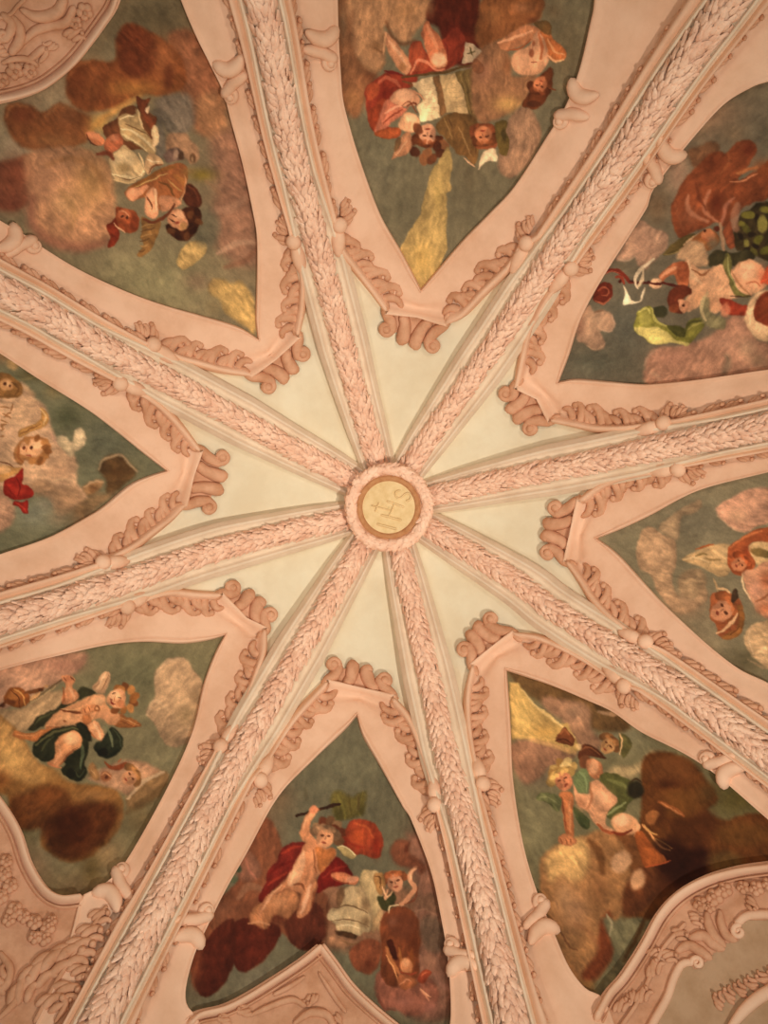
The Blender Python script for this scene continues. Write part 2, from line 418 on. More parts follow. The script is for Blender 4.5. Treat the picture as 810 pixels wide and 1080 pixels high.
# ------------------------------------------------------------------ boss
def boss():
    c = at([410], [535], False)[0][0]
    z = EYE+D-.44
    s = (z-EYE)/F
    cc = np.array([CX/D*(z-EYE), CY/D*(z-EYE), z])
    root = thing('ceiling_boss', 'round central boss with leafy rope ring and raised monogram on cream disc', 'boss', tuple(cc))
    a = np.linspace(0, 2*math.pi, 97)
    def ringpath(r, dz=0): return np.stack([cc[0]+r*s*np.cos(a), cc[1]+r*s*np.sin(a), np.full_like(a, z+dz)], -1)
    dn = np.tile(np.array([0, 0, -1.0]), (97, 1))
    def lathe(prof, name, m):
        mb = MB(); G = np.stack([ringpath(r, -dz)[:-1] for r, dz in prof], 0)
        mb.grid(G, wrapc=True); return mb.build(name, m, root)
    lathe([(46, -.45), (45.5, -.1), (44, -.02), (40, 0), (34, 0), (32.5, -.02)], 'drum', M_ROSE_SHADED)
    mb = MB(); garland(mb, ringpath(40.2), dn, 4.5*s, 5.0*s, .0, .05, .085, .032, across=(15, 50, 90, 130, 165)); mb.build('rope_ring', M_GARL, root)
    lathe([(34, -.03), (33.4, .005), (31, .012), (28.2, .0), (27.4, -.03)], 'inner_band', M_BAND)
    mb = MB(); G = np.stack([ringpath(r, .02-.012*(1-(r/28)**2))[:-1] for r in (28.5, 27.5, 26.5, 20, 12, 5, .3)], 0)
    mb.grid(G, wrapc=True); med = mb.build('medallion', M_DISC, root)
    # raised letters I H S with a small cross on the H, reading up the picture
    mb = MB()
    def bar(pts, w=.9, h=.02, n=10):
        q = cr([(375+x/11.57, 500+y/11.57) for x, y in pts], n)
        P = np.stack([(q[:, 0]-405)*s, (q[:, 1]-540)*s, np.full(n, z+.004)], -1)
        mb.sweep(P, np.tile([0, 0, -1.0], (n, 1)), w*1.1*s, h, k=7)
    bar([(270, 612), (380, 640), (490, 668)], 1.05)
    bar([(320, 500), (435, 530), (550, 560)], 1.05); bar([(390, 332), (485, 366), (582, 402)], 1.05)
    bar([(400, 525), (445, 430), (470, 365)], .6)
    bar([(200, 385), (300, 408), (420, 440)], .55); bar([(285, 350), (262, 400), (240, 455)], .5)
    bar([(580+95*y*.95+52*x*.3, 262+95*y*.3-52*x*.95) for x, y in ((.9,-.6),(.4,-1),(-.5,-.95),(-.9,-.5),(-.4,-.1),(.4,.15),(.9,.55),(.5,.97),(-.4,1),(-.9,.65))], .85, .018, 44)
    mb.build('monogram', M_DISC, med)['label'] = 'raised letters IHS with small cross'
# ------------------------------------------------------------------ polygons on the vault
def inside(X, Y, poly):
    p = np.asarray(poly, float); q = np.roll(p, -1, axis=0); r = np.zeros(X.shape, bool)
    for (x0, y0), (x1, y1) in zip(p, q):
        if y0 == y1: continue
        c = ((Y >= y0) != (Y >= y1)); r ^= c & (X < (x1-x0)*(Y-y0)/(y1-y0)+x0)
    return r
def dilate(m, n):
    for _ in range(n):
        d = m.copy(); d[1:] |= m[:-1]; d[:-1] |= m[1:]; d[:, 1:] |= m[:, :-1]; d[:, :-1] |= m[:, 1:]; m = d
    return m
def patch(name, poly, step, grow, lift, m, parent, color=None, clip=(-24, 834, -24, 1104)):
    p = np.asarray(poly, float)
    x0, x1 = max(p[:, 0].min(), clip[0])-8, min(p[:, 0].max(), clip[1])+8; y0, y1 = max(p[:, 1].min(), clip[2])-8, min(p[:, 1].max(), clip[3])+8
    X, Y = np.meshgrid(np.arange(x0, x1, step), np.arange(y0, y1, step))
    cell = dilate(inside(X, Y, p), grow)
    use = cell.copy()
    q = use[:-1, :-1] & use[1:, :-1] & use[:-1, 1:] & use[1:, 1:]
    vm = np.zeros_like(use); vm[:-1, :-1] |= q; vm[1:, :-1] |= q; vm[:-1, 1:] |= q; vm[1:, 1:] |= q
    idx = np.cumsum(vm.ravel()).reshape(vm.shape)-1
    P, N = at(X[vm], Y[vm], True, lift)
    i, j = np.nonzero(q)
    fa = np.stack([idx[i, j], idx[i+1, j], idx[i+1, j+1], idx[i, j+1]], -1)
    off = np.array(parent.location) if parent is not None else P.mean(0)
    me = bpy.data.meshes.new(name)
    me.vertices.add(len(P)); me.vertices.foreach_set('co', (P-off).ravel())
    me.loops.add(fa.size); me.loops.foreach_set('vertex_index', fa.ravel().astype(np.int32))
    me.polygons.add(len(fa)); me.polygons.foreach_set('loop_start', np.arange(0, fa.size, 4, dtype=np.int32))
    me.update(calc_edges=True); me.validate()
    me.polygons.foreach_set('use_smooth', np.ones(len(me.polygons), bool))
    me.materials.append(m)
    o = bpy.data.objects.new(name, me); C.objects.link(o)
    if parent is not None: o.parent = parent
    else: o.location = off
    if color is not None:
        col = color(X, Y)[vm]
        at_ = me.color_attributes.new('paint', 'FLOAT_COLOR', 'POINT')
        at_.data.foreach_set('color', np.concatenate([lin(np.clip(col, 0, 255))/GAIN, np.ones((len(col), 1))], -1).astype(np.float32).ravel())
    return o
def fresco_poly(key):
    f = FR[key]
    a = cr(f['i0'], 160); b = cr(f['i1'], 160); a[0] = f['i0'][0]
    return np.vstack([a, b[::-1]])
# ------------------------------------------------------------------ cartouches over the windows
def flower(par, x, y, r, petals=5, m=None, lift=.08):
    mb = MB()
    for k in range(petals):
        a = 2*math.pi*k/petals+.4
        P, N = at([x+r*.58*math.cos(a)], [y+r*.58*math.sin(a)], True, lift); mb.ball(P[0], N[0], r*.5*pxm(P)[0], .032, 9, 6)
    P, N = at([x], [y], True, lift+.02); mb.ball(P[0], N[0], r*.3*pxm(P)[0], .05, 9, 6)
    mb.build('flower', m or M_ROSE_SHADED, par)
def scroll(par, pts, w, h=.07, lift=.07, curl=None, m=None, taper=None):
    mb = MB()
    pxsweep(mb, pts, w, h, lift, 22, taper=taper or [.55, .9, 1, 1, .8], k=8)
    if curl:
        (x, y), r, a0, sg = curl
        pxsweep(mb, spiral((x, y), r, a0, 1.2, 20, sg), w*.7, h, lift+.01, 22, taper=[1, .95, .8, .6], k=7)
    mb.build('scroll', m or M_ROSE_SHADED, par)
def leafy(par, x, y, ang, L):
    a = math.radians(ang); c = np.array([math.cos(a), math.sin(a)])
    acanthus(par, np.array([x, y], float), c, np.array([-c[1], c[0]]), L, .05, lift=.068)
def cartouche(label, rim, close, lift=.055, w=(3.4, 2.2), extra=()):
    P, _ = S([rim[len(rim)//2]])
    root = thing('window_cartouche', label, 'cartouche', tuple(P[0]), 'cartouches at the foot of the frescoes')
    R = cr(rim, 80)
    patch('field', np.vstack([R]+([cr(extra, 40)] if extra else [])+[np.array(close, float)]), 3.0, 0, lift, M_ROSE_SHADED, root)
    cen = np.array(close, float).mean(0)
    nrm = np.stack([-np.gradient(R[:, 1]), np.gradient(R[:, 0])], -1); nrm /= np.linalg.norm(nrm, axis=1, keepdims=True)
    sg = np.sign(((cen-R)*nrm).sum(1).mean())
    mb = MB(); pxsweep(mb, R.tolist(), w[0], .09, lift, 90); mb.build('rim', M_PINK, root)
    mb = MB(); pxsweep(mb, (R-sg*nrm*(w[0]+1.2)).tolist(), w[1], .05, lift-.03, 90); mb.build('fillet', M_PINK, root)
    mb = MB(); pxsweep(mb, (R+sg*nrm*(w[0]+3.5)).tolist(), 1.3, .035, lift, 90); mb.build('bead', M_ROSE_SHADED, root)
    return root
def cartouches():
    c = cartouche('rounded pink stucco cartouche filling the top left corner with scrolls',
                  [(132,-40),(119,0),(107,19),(93,38),(76,59),(57,76),(35,90),(0,101),(-45,108)], [(-60,60),(-60,-60),(60,-60)])
    scroll(c, [(-8,17),(8,13),(16,4),(26,-6),(34,-16)], 2.0, .05, taper=[1, 1, 1, 1, 1])
    scroll(c, [(12,16),(18,26),(18,40),(10,52)], 5.5, .09)
    scroll(c, [(22,8),(34,14),(48,14),(60,8),(66,-4)], 6, .09)
    scroll(c, [(22,42),(34,30),(50,24),(68,20),(76,6)], 5, .08)
    scroll(c, [(-6,42),(6,34),(10,22),(2,14)], 5, .09, curl=((0,34),6,0,1))
    scroll(c, [(40,62),(46,54),(44,48),(34,56),(26,62)], 3.6, .08)
    scroll(c, [(0,64),(12,60),(26,60),(36,66)], 3.4, .07)
    flower(c, 12, 72, 9); flower(c, 28, 72, 8); flower(c, -2, 82, 8); flower(c, 88, 8, 9); flower(c, 78, 20, 7)
    leafy(c, 70, 38, -60, 17); leafy(c, 92, -8, -70, 15); leafy(c, 4, 50, 150, 14); leafy(c, 56, 42, 120, 12)
    # bottom right
    c = cartouche('large pink stucco cartouche at the bottom right with scroll border and tan centre',
                  [(628,1078),(642,1054),(658,1036),(680,1003),(699,970),(720,948),(748,932),(780,922),(810,917),(850,912)], [(870,1000),(870,1150),(600,1150)], w=(4.2, 2.6))
    patch('tan_centre', [(672,1120),(690,1080),(704,1056),(712,1034),(723,1018),(738,1025),(750,1010),(764,997),(782,992),(778,978),(791,971),(850,968),(850,1150),(660,1150)], 2.5, 0, .060, M_TAN, c)['label'] = 'tan plaster centre with leaf relief'
    inner = [(668,1120),(690,1080),(704,1056),(711,1036),(720,1020),(730,1018)]
    scroll(c, inner, 4.2, .11, .06, curl=((737,1019),6.5,math.pi,1), m=M_PINK, taper=[1, 1, 1, 1, .9])
    scroll(c, [(716,1006),(728,1000),(740,1006),(749,1012)], 5.5, .12, .06)
    scroll(c, [(730,992),(744,990),(754,998),(762,1002)], 6, .12, .06)
    scroll(c, [(748,966),(750,978),(756,990),(764,998)], 5.5, .13, .06)
    scroll(c, [(762,964),(763,976),(768,988),(776,993)], 5, .12, .06)
    scroll(c, [(860,962),(830,966),(806,966),(790,968),(780,976)], 4.6, .12, .06, curl=((782,985),7,-math.pi/2,-1), m=M_PINK)
    for x, y, r in ((742,957,8),(757,949,9),(768,941,8),(752,960,6),(802,939,8),(788,938,7),(815,934,7)): flower(c, x, y, r)
    for x, y, g, L in ((690,1034,-110,17),(676,1062,-100,16),(652,1072,-90,15),(700,1014,-40,15),(712,990,-30,15),(664,1050,60,12),(686,1012,-60,12),(730,972,-20,14),(790,952,10,14)): leafy(c, x, y, g, L)
    scroll(c, [(652,1090),(672,1062),(688,1030),(702,1002),(724,978)], 2.2, .06, taper=[1, 1, 1, 1, 1])
    for k in range(6):
        q = np.array([765, 1064])+np.array([12.5, -7.5])*k
        leafy(c, q[0], q[1], 200-12*k, 14)
    scroll(c, [(770,1090),(790,1066),(815,1048),(850,1034)], 6, .08, .08, m=M_PINK)
    # bottom
    R2 = [(337,1004),(351,1022),(370,1047),(396,1071),(425,1094)]
    c = cartouche('pointed pink stucco cartouche top at the bottom edge below the painted vase',
                  [(196,1082),(206,1074),(232,1068),(258,1056),(293,1035),(319,1018),(337,1004)], [(440,1150),(190,1150)], w=(3.6, 2.2), extra=R2)
    for dx, w, h, nm, m in ((0, 3.6, .09, 'rim', M_PINK), (-5, 2.2, .05, 'fillet', M_PINK), (6.5, 1.3, .035, 'bead', M_ROSE_SHADED)):
        mb = MB(); pxsweep(mb, [(x-dx*.75, y+dx*.65) for x, y in R2], w, h, .05, 40); mb.build(nm, m, c)
    scroll(c, [(262,1074),(280,1066),(306,1058),(320,1064)], 3.2, .07); scroll(c, [(310,1082),(326,1072),(344,1074),(352,1086)], 4.2, .1)
    scroll(c, [(336,1030),(345,1044),(356,1060),(364,1070)], 2.6, .06); scroll(c, [(320,1034),(304,1044),(288,1052)], 2.6, .06)
    leafy(c, 262, 1068, 150, 14); leafy(c, 240, 1078, 160, 13); leafy(c, 330, 1052, 90, 13); leafy(c, 352, 1076, 30, 13)
    # bottom left
    c = cartouche('pink stucco cartouche at the bottom left with rosettes and palm leaves',
                  [(-50,810),(-20,832),(0,856),(15,882),(27,916),(44,943),(62,954),(84,953)], [(100,960),(70,1150),(-60,1150)], w=(3.8, 2.4))
    for x, y, r in ((14,965,9),(24,972,7),(8,975,7),(36,978,8),(50,984,8),(46,995,8),(36,994,7),(54,976,6),(2,925,8),(9,938,8),(-2,950,9),(4,912,7)): flower(c, x, y, r)
    for x, y, g, L in ((60,1020,-55,30),(44,1032,-70,32),(30,1046,-80,30),(74,1010,-50,26),(86,994,-50,22),(98,976,-55,18),(20,1064,-100,28),(60,1054,-40,24),(8,1046,200,22),(76,1034,-45,20),(46,1070,-60,24)): leafy(c, x, y, g, L)
    scroll(c, [(0,1010),(10,1026),(6,1044),(-8,1052)], 4.5, .09); scroll(c, [(0,1078),(14,1064),(24,1048),(34,1036)], 4, .09)
    scroll(c, [(60,1082),(70,1066),(64,1056),(52,1062)], 4, .09)
    scroll(c, [(112,962),(94,988),(78,1012),(58,1044),(38,1082)], 2.6, .07, taper=[1, 1, 1, 1, 1])
# ------------------------------------------------------------------ fresco painting: the pictures are painted stroke by stroke
def vnoise(X, Y, sc, seed):
    r = np.random.RandomState(seed); T = r.rand(64, 64)
    x = X/sc+100; y = Y/sc+100
    xi = np.floor(x).astype(int); yi = np.floor(y).astype(int); fx = x-xi; fy = y-yi
    fx = fx*fx*(3-2*fx); fy = fy*fy*(3-2*fy)
    g = lambda i, j: T[i % 64, j % 64]
    return (g(xi, yi)*(1-fx)+g(xi+1, yi)*fx)*(1-fy)+(g(xi, yi+1)*(1-fx)+g(xi+1, yi+1)*fx)*fy
def fbm(X, Y, sc, seed, o=4):
    v = 0; a = .5; t = 0
    for k in range(o): v = v+a*vnoise(X, Y, sc/2**k, seed+k); t += a; a *= .55
    return v/t
LIGHT = {11: (.5, .5), 23: (.1, .7), 37: (-.6, .3), 41: (-.7, 0), 53: (-.6, -.6), 67: (-.3, -.8), 79: (.2, -.8), 83: (.6, -.2)}
class Paint:
    def __init__(s, X, Y, base, seed=1):
        s.X = X; s.Y = Y; s.seed = seed
        s.wx = X+(fbm(X, Y, 7, seed+50)-.5)*3.2; s.wy = Y+(fbm(X, Y, 7, seed+60)-.5)*3.2
        s.C = np.zeros(X.shape+(3,))+np.array(base, float); s.T(0, 0, 1)
        s.n = fbm(X, Y, 30, seed)-.5; s.n2 = fbm(X, Y, 9, seed+20)-.5
        s.lx, s.ly = LIGHT.get(seed, (0, -.8))
        a = math.atan2(Y.mean()-535, X.mean()-410)                     # brush drag
        u = X*math.cos(a)+Y*math.sin(a); v = -X*math.sin(a)+Y*math.cos(a)
        s.br = fbm(u+s.n2*14, v*2.6+s.n*40, 9, seed+30, 4)-.5
    def T(s, x0, y0, k=5.4): s.x0, s.y0, s.k = x0, y0, k
    def _box(s, x0, x1, y0, y1):
        gx = s.X[0]; gy = s.Y[:, 0]
        a = np.searchsorted(gx, x0); b = np.searchsorted(gx, x1); c = np.searchsorted(gy, y0); d = np.searchsorted(gy, y1)
        return (slice(c, d), slice(a, b)) if b > a and d > c else None
    def _put(s, bx, m, col, a, var, mod=1.0):
        m = np.clip(m, 0, 1)*a
        c = np.array(col, float)*((1+var*(s.n[bx]*.5+s.n2[bx]*.5))*mod)[..., None]
        s.C[bx] = s.C[bx]*(1-m[..., None])+c*m[..., None]
    def b(s, pts, col, soft=1.2, a=1.0, var=.35, smooth=True):
        """blob: smooth closed outline, crop coordinates, softness in picture pixels"""
        p = np.array(pts, float).reshape(-1, 2)/s.k+[s.x0, s.y0]
        if smooth and len(p) > 3: p = cr(p, max(24, len(p)*5), True)[:-1]
        m_ = soft*2+4
        bx = s._box(p[:, 0].min()-m_, p[:, 0].max()+m_, p[:, 1].min()-m_, p[:, 1].max()+m_)
        if bx is None: return
        X = s.wx[bx]; Y = s.wy[bx]
        ins = inside(X, Y, p)
        d = np.full(X.shape, 1e9); q = np.roll(p, -1, axis=0)
        for (ax, ay), (cx, cy) in zip(p, q):
            ux, uy = cx-ax, cy-ay; l = ux*ux+uy*uy+1e-9
            t = np.clip(((X-ax)*ux+(Y-ay)*uy)/l, 0, 1)
            d = np.minimum(d, (X-ax-t*ux)**2+(Y-ay-t*uy)**2)
        d = np.sqrt(d)*np.where(ins, 1, -1)
        t = np.clip(d/soft*.5+.5, 0, 1)
        dm = max(d.max(), .5); form = np.clip(d/dm, 0, 1)**.7-.55          # modelled like a painted volume, light from one side
        gx = ((X-p[:, 0].mean())*s.lx+(Y-p[:, 1].mean())*s.ly)/(np.ptp(p[:, 0])+np.ptp(p[:, 1])+1)
        s._put(bx, t*t*(3-2*t), col, a, var, 1+.16*form+.32*gx+.22*s.br[bx])
    def s(s, pts, w, col, soft=.9, a=1.0, var=.25, taper=True):
        """brush stroke"""
        p = np.array(pts, float).reshape(-1, 2)/s.k+[s.x0, s.y0]; w = w/s.k*.5
        if len(p) > 2: p = cr(p, len(p)*4)
        m_ = w+soft+3
        bx = s._box(p[:, 0].min()-m_, p[:, 0].max()+m_, p[:, 1].min()-m_, p[:, 1].max()+m_)
        if bx is None: return
        X = s.wx[bx]; Y = s.wy[bx]; best = np.full(X.shape, -1e9); n = len(p)-1
        for i in range(n):
            (ax, ay), (cx, cy) = p[i], p[i+1]
            ux, uy = cx-ax, cy-ay; l = ux*ux+uy*uy+1e-9
            t = np.clip(((X-ax)*ux+(Y-ay)*uy)/l, 0, 1); g = (i+t)/n
            ww = w*(.45+.55*np.sin(np.pi*np.clip(g*.9+.05, 0, 1))) if taper else w
            best = np.maximum(best, ww-np.hypot(X-ax-t*ux, Y-ay-t*uy))
        t = np.clip(best/soft+.5, 0, 1); s._put(bx, t, col, a, var)
    def e(s, cx, cy, rx, ry, col, soft=1.2, a=1.0, rot=0, var=.3):
        """dab"""
        cx = cx/s.k+s.x0; cy = cy/s.k+s.y0; rx /= s.k; ry /= s.k; R = max(rx, ry)+soft+3
        bx = s._box(cx-R, cx+R, cy-R, cy+R)
        if bx is None: return
        X = s.wx[bx]-cx; Y = s.wy[bx]-cy; r = math.radians(rot)
        u = X*math.cos(r)+Y*math.sin(r); v = -X*math.sin(r)+Y*math.cos(r)
        q = np.hypot(u/rx, v/ry); d = (1-q)*min(rx, ry)
        t = np.clip(d/soft*.5+.5, 0, 1); s._put(bx, t*t*(3-2*t), col, a, var)
    def g(s, cx, cy, rx, ry, col, a=1.0, rot=0, var=.2):
        """soft glow of colour"""
        cx = cx/s.k+s.x0; cy = cy/s.k+s.y0; rx /= s.k; ry /= s.k; R = max(rx, ry)*2.2
        bx = s._box(cx-R, cx+R, cy-R, cy+R)
        if bx is None: return
        X = s.X[bx]-cx; Y = s.Y[bx]-cy; r = math.radians(rot)
        u = X*math.cos(r)+Y*math.sin(r); v = -X*math.sin(r)+Y*math.cos(r)
        s._put(bx, np.exp(-1.2*((u/rx)**2+(v/ry)**2)), col, a, var)
    def out(s):
        f = 1+.16*s.n+.14*s.n2+.20*s.br+.07*(np.random.RandomState(s.seed+9).rand(*s.X.shape)-.5)
        c = s.C*f[..., None]; l = c.mean(-1, keepdims=True)
        c = c*.86+l*.14
        return 135*(np.clip(c, 1, 255)/135)**1.13*[1.07, .985, .87]
SK=(214,150,108); SKH=(232,180,136); SKS=(150,84,50); DK=(84,44,26)
def face(P, x, y, r, up, hair=(110,60,32), skin=SK, side=1):
    """a small painted head; up = picture angle (deg) towards the crown"""
    a = math.radians(up); u = (math.cos(a), math.sin(a)); v = (-u[1], u[0])
    pt = lambda p, q: (x+u[0]*p*r+v[0]*q*r, y+u[1]*p*r+v[1]*q*r)
    for k in range(9):
        t = -1.25+2.5*k/8; q = pt(.55*math.cos(t)+.12, .95*math.sin(t)); P.e(q[0], q[1], r*.42, r*.36, tuple(c*(.8+.4*((k*37) % 7)/7) for c in hair), .9, rot=k*40)
    P.e(*pt(-.08, .05), r*.8, r*.68, skin, 1.0, rot=up)
    P.e(*pt(-.1, .38*side), r*.42, r*.28, tuple(min(255, c*1.1) for c in skin), 1.0, .7, rot=up)
    P.e(*pt(-.1, -.45*side), r*.5, r*.22, tuple(c*.72 for c in skin), 1.2, .7, rot=up)
    for q in (-.28, .28): P.e(*pt(.1, q), r*.1, r*.15, DK, .5, .85, rot=up)
    P.s([*pt(.08, .02), *pt(-.22, .06)], r*.12, tuple(c*.72 for c in skin), .6, .8)
    P.e(*pt(-.45, .02), r*.09, r*.2, (140,58,40), .5, .85, rot=up)
    for k in range(4):
        t = -.9+1.8*k/3; q = pt(.62, .75*math.sin(t)); P.e(q[0], q[1], r*.22, r*.16, tuple(min(255, c*1.35) for c in hair), .8, .7, rot=k*50)
def paint_NW(X, Y):
    P = Paint(X, Y, (128,112,84), 11); P.T(0, 0, 2.7)
    P.g(430, 60, 140, 90, (98,84,60)); P.g(120, 260, 160, 90, (146,126,98)); P.g(40, 420, 70, 70, (142,124,100)); P.g(440, 800, 240, 120, (142,130,94)); P.g(690, 500, 90, 230, (150,108,82)); P.g(560, 60, 60, 70, (120,100,72))
    P.b([480,100,540,82,590,130,625,230,640,330,620,380,560,372,520,280,495,210], (146,92,62), 5)
    P.b([560,280,620,260,650,340,660,430,600,400,560,350], (166,118,80), 6, .8)
    P.b([600,400,680,370,720,520,735,700,730,760,640,730,600,640,620,520], (154,108,84), 8, .8)
    P.s([600,600,660,590,700,560], 26, (168,124,98), 4, .8); P.s([620,720,680,690,730,690], 18, (176,136,108), 3, .8); P.s([640,760,700,740,735,700], 20, (134,90,66), 4, .7)
    P.b([188,230,205,182,262,170,325,168,334,100,365,64,420,86,470,112,520,170,528,238,480,272,400,268,345,300,250,318,195,285], (136,76,40), 3)
    P.b([334,140,340,90,370,68,420,88,450,130,440,190,390,220,345,200], (110,54,30), 5, .9); P.g(225, 235, 35, 50, (116,62,34), .8); P.g(290, 245, 20, 40, (104,48,26), .7)
    P.g(380, 250, 90, 26, (176,118,58), .8); P.g(470, 160, 40, 60, (160,96,56), .8); P.e(480, 220, 14, 36, (116,60,34), 3, .8); P.g(270, 210, 30, 40, (152,88,48), .6)
    P.s([196,220,215,186,262,172], 10, (156,98,58), 3, .6)
    P.b([10,330,28,294,80,298,118,318,168,292,212,312,260,340,250,400,150,430,80,424,30,392], (128,76,42), 3)
    P.g(60, 325, 40, 30, (112,58,34), .8); P.g(190, 330, 40, 30, (124,76,46), .8); P.s([18,330,34,300,78,302], 10, (160,108,66), 3, .6); P.s([128,330,165,300,205,312], 10, (150,100,62), 3, .6); P.g(240, 340, 30, 30, (96,54,28), .7); P.g(150, 400, 70, 22, (146,98,58), .7)
    P.b([-20,470,40,455,80,440,110,500,90,560,40,600,-20,580], (132,76,52), 4)
    P.b([60,460,90,430,180,415,260,430,310,470,326,560,325,640,300,692,220,710,140,692,85,630,75,540], (176,126,90), 4)
    P.g(120, 520, 60, 70, (186,132,98), .7); P.g(190, 580, 50, 40, (190,146,100), .7); P.g(260, 520, 60, 80, (172,128,78), .8); P.s([90,560,90,640,150,690,230,705,300,690], 34, (146,94,72), 8, .7)
    P.s([130,470,200,450,270,480,310,560], 14, (146,100,60), 6, .6); P.s([170,540,210,600,200,650], 14, (150,112,68), 6, .5); P.g(40, 500, 40, 60, (124,66,44), .8); P.g(30, 580, 50, 30, (116,62,44), .7)
    P.g(282, 350, 32, 28, (204,156,84)); P.s([250,380,300,330,380,285,400,270], 20, (196,140,72), 6, .8)
    P.b([440,290,480,268,540,270,555,330,540,370,490,380,460,340], (128,110,92), 5)
    P.b([505,730,530,692,580,686,586,712,562,742,522,766,503,756], (200,162,100), 1.2); P.b([590,812,620,790,660,806,685,800,722,850,726,945,700,930,640,890,622,850,600,840], (194,156,94), 2.5)
    P.g(610, 870, 26, 26, (140,120,84), .7); P.g(560, 800, 40, 30, (150,116,90), .6)
    P.T(80, 80)
    P.e(740, 860, 80, 110, (108,100,78), 5, .8)
    P.b([430,200,480,190,540,230,570,300,520,310,490,260,520,400,480,480,450,400,470,300], (112,98,82), 3)
    P.b([150,300,170,270,230,240,260,190,320,165,345,180,350,110,385,135,425,125,410,170,430,220,460,235,450,290,430,300,440,400,300,420,200,390], (112,66,38), 1)
    P.b([345,110,385,135,422,128,400,185,430,240,455,240,440,290,410,285,380,220,355,180], (128,66,38), .8)
    P.b([240,235,270,215,330,215,340,185,365,210,385,300,420,350,455,400,450,440,400,430,330,380,260,350,245,290], (178,144,98), 1)
    P.s([255,300,320,310,400,370,450,420], 14, (214,186,140), 1.5); P.s([265,330,330,370,400,420], 16, (206,176,128), 1.5); P.s([280,270,340,290,410,340], 8, (120,88,54), 1); P.s([280,350,360,400,400,430], 6, (126,94,58), .8); P.s([250,250,285,230,330,225], 8, (222,194,150), .8); P.s([350,190,365,240,385,300], 9, (204,170,124), .9)
    P.b([400,180,420,165,415,210,400,200], (220,180,140), .7); P.b([430,290,455,280,472,330,470,380,440,400], (208,172,128), 1)
    P.b([190,470,230,430,270,388,300,410,335,440,370,490,392,540,370,585,320,600,240,600,205,560], (196,162,116), 1.1)
    P.e(270, 480, 60, 55, (216,184,138), 3, .7); P.e(270, 520, 40, 25, (150,118,72), 3, .7); P.s([205,555,270,570,350,580,385,540], 16, (224,194,146), 1.2); P.s([215,590,280,605,340,600], 10, (206,170,120), 1); P.s([220,565,300,590,370,570], 5, (128,92,56), .8); P.s([360,440,375,480,395,530], 10, (210,176,128), 1)
    P.b([390,480,410,445,440,435,480,465,497,500,450,510,410,560,395,540], (194,152,108), 1); P.s([400,470,430,480,480,490], 8, (222,188,146), .9); P.s([410,550,440,510,490,505], 10, (130,76,44), 1)
    P.b([50,325,90,318,140,340,165,372,150,395,110,390,80,370], (196,116,74), 1); P.e(100, 340, 40, 20, (216,140,96), 1.5, .8, 20); P.s([55,330,80,375,120,395], 8, DK, .8, .8)
    P.b([160,390,200,330,245,330,270,380,220,430,180,450], (170,94,60), 1); P.e(215, 350, 25, 20, (190,120,84), 2, .8); P.s([120,440,180,440,215,470], 26, (126,60,36), 2, .9); P.b([150,290,200,270,220,300,190,340,160,320], (110,62,36), 1, .9)
    P.b([275,660,330,610,420,575,500,520,560,495,620,505,640,560,600,680,520,740,470,760,430,690,360,700,300,705], (160,94,52), 1.1)
    P.s([300,640,400,590,480,540,560,510], 26, (140,88,42), 1.5); P.s([330,630,430,590,520,550], 8, (196,150,90), .9); P.s([470,600,520,620,560,680], 14, (120,76,38), 1.2); P.s([560,560,600,590,620,620], 30, (176,110,56), 2); P.s([520,590,560,630,600,650], 10, (186,134,76), 1); P.s([620,560,625,630,590,720], 10, (206,140,92), 1)
    P.b([280,670,300,640,360,628,420,625,380,670,340,702,300,705], (212,140,98), 1); P.e(330, 665, 35, 22, (226,160,116), 1.6, .7)
    P.b([395,700,415,650,440,625,462,660,465,720,472,780,440,808,400,795,388,760], (206,142,102), 1); P.s([450,640,455,700,460,770], 14, (230,176,132), 1.2); P.s([405,690,430,740,432,760], 10, (110,62,36), .9)
    P.b([470,690,520,680,580,700,600,730,540,760,490,770], (198,134,94), 1.1)
    P.b([640,605,690,640,716,700,705,740,650,745,610,700,620,650], (88,44,26), 1.2); P.s([640,620,680,660,700,710], 14, (116,60,36), 1.5, .8)
    P.b([510,850,545,830,600,760,650,740,690,745,716,800,700,860,650,930,590,938,535,905], (78,40,22), 1.2)
    for i, (x, y) in enumerate(((540,880),(580,915),(630,915),(670,880),(700,830),(690,770),(650,790),(640,850))): P.e(x, y, 26, 17, ((110,64,34), (60,30,18))[i % 2], 1, .9, i*50)
    P.b([520,810,545,765,590,760,620,800,640,850,610,880,560,860,530,840], (200,136,96), 1); P.e(590, 790, 28, 28, (222,164,122), 1.5, .8); P.e(610, 855, 26, 22, (196,142,84), 1.5, .8); P.s([545,790,570,800], 7, DK, .7); P.s([530,815,560,830], 6, DK, .7); P.e(575, 835, 12, 6, (150,66,44), .7)
    P.b([370,800,430,820,480,800,475,870,440,960,410,1010,365,1035,345,1020,370,985,380,940,362,920,375,870], (140,98,52), 1)
    for i in range(6): P.s([460-14*i,830+32*i,400-4*i,850+30*i,368-2*i,862+27*i], 9, ((168,124,72),(104,70,38))[i % 2], .9)
    P.s([380,815,440,830,520,790,560,730], 20, (112,58,34), 1.2)
    P.b([225,745,280,755,330,770,358,820,340,880,290,890,240,870,225,810], (158,76,40), 1.1); P.e(270, 785, 38, 30, (188,104,64), 1.4, .8); P.s([240,770,270,770,300,800], 8, (212,140,96), .9); P.e(330, 840, 26, 40, (130,58,30), 1.2, .8); P.e(288, 805, 8, 8, DK, .7); P.e(262, 800, 8, 7, DK, .7)
    P.b([172,850,205,830,225,810,240,870,245,910,225,955,185,975,176,960,195,920,180,890], (128,48,26), .9)
    P.s([215,840,230,860,280,890], 8, (214,160,118), .9)
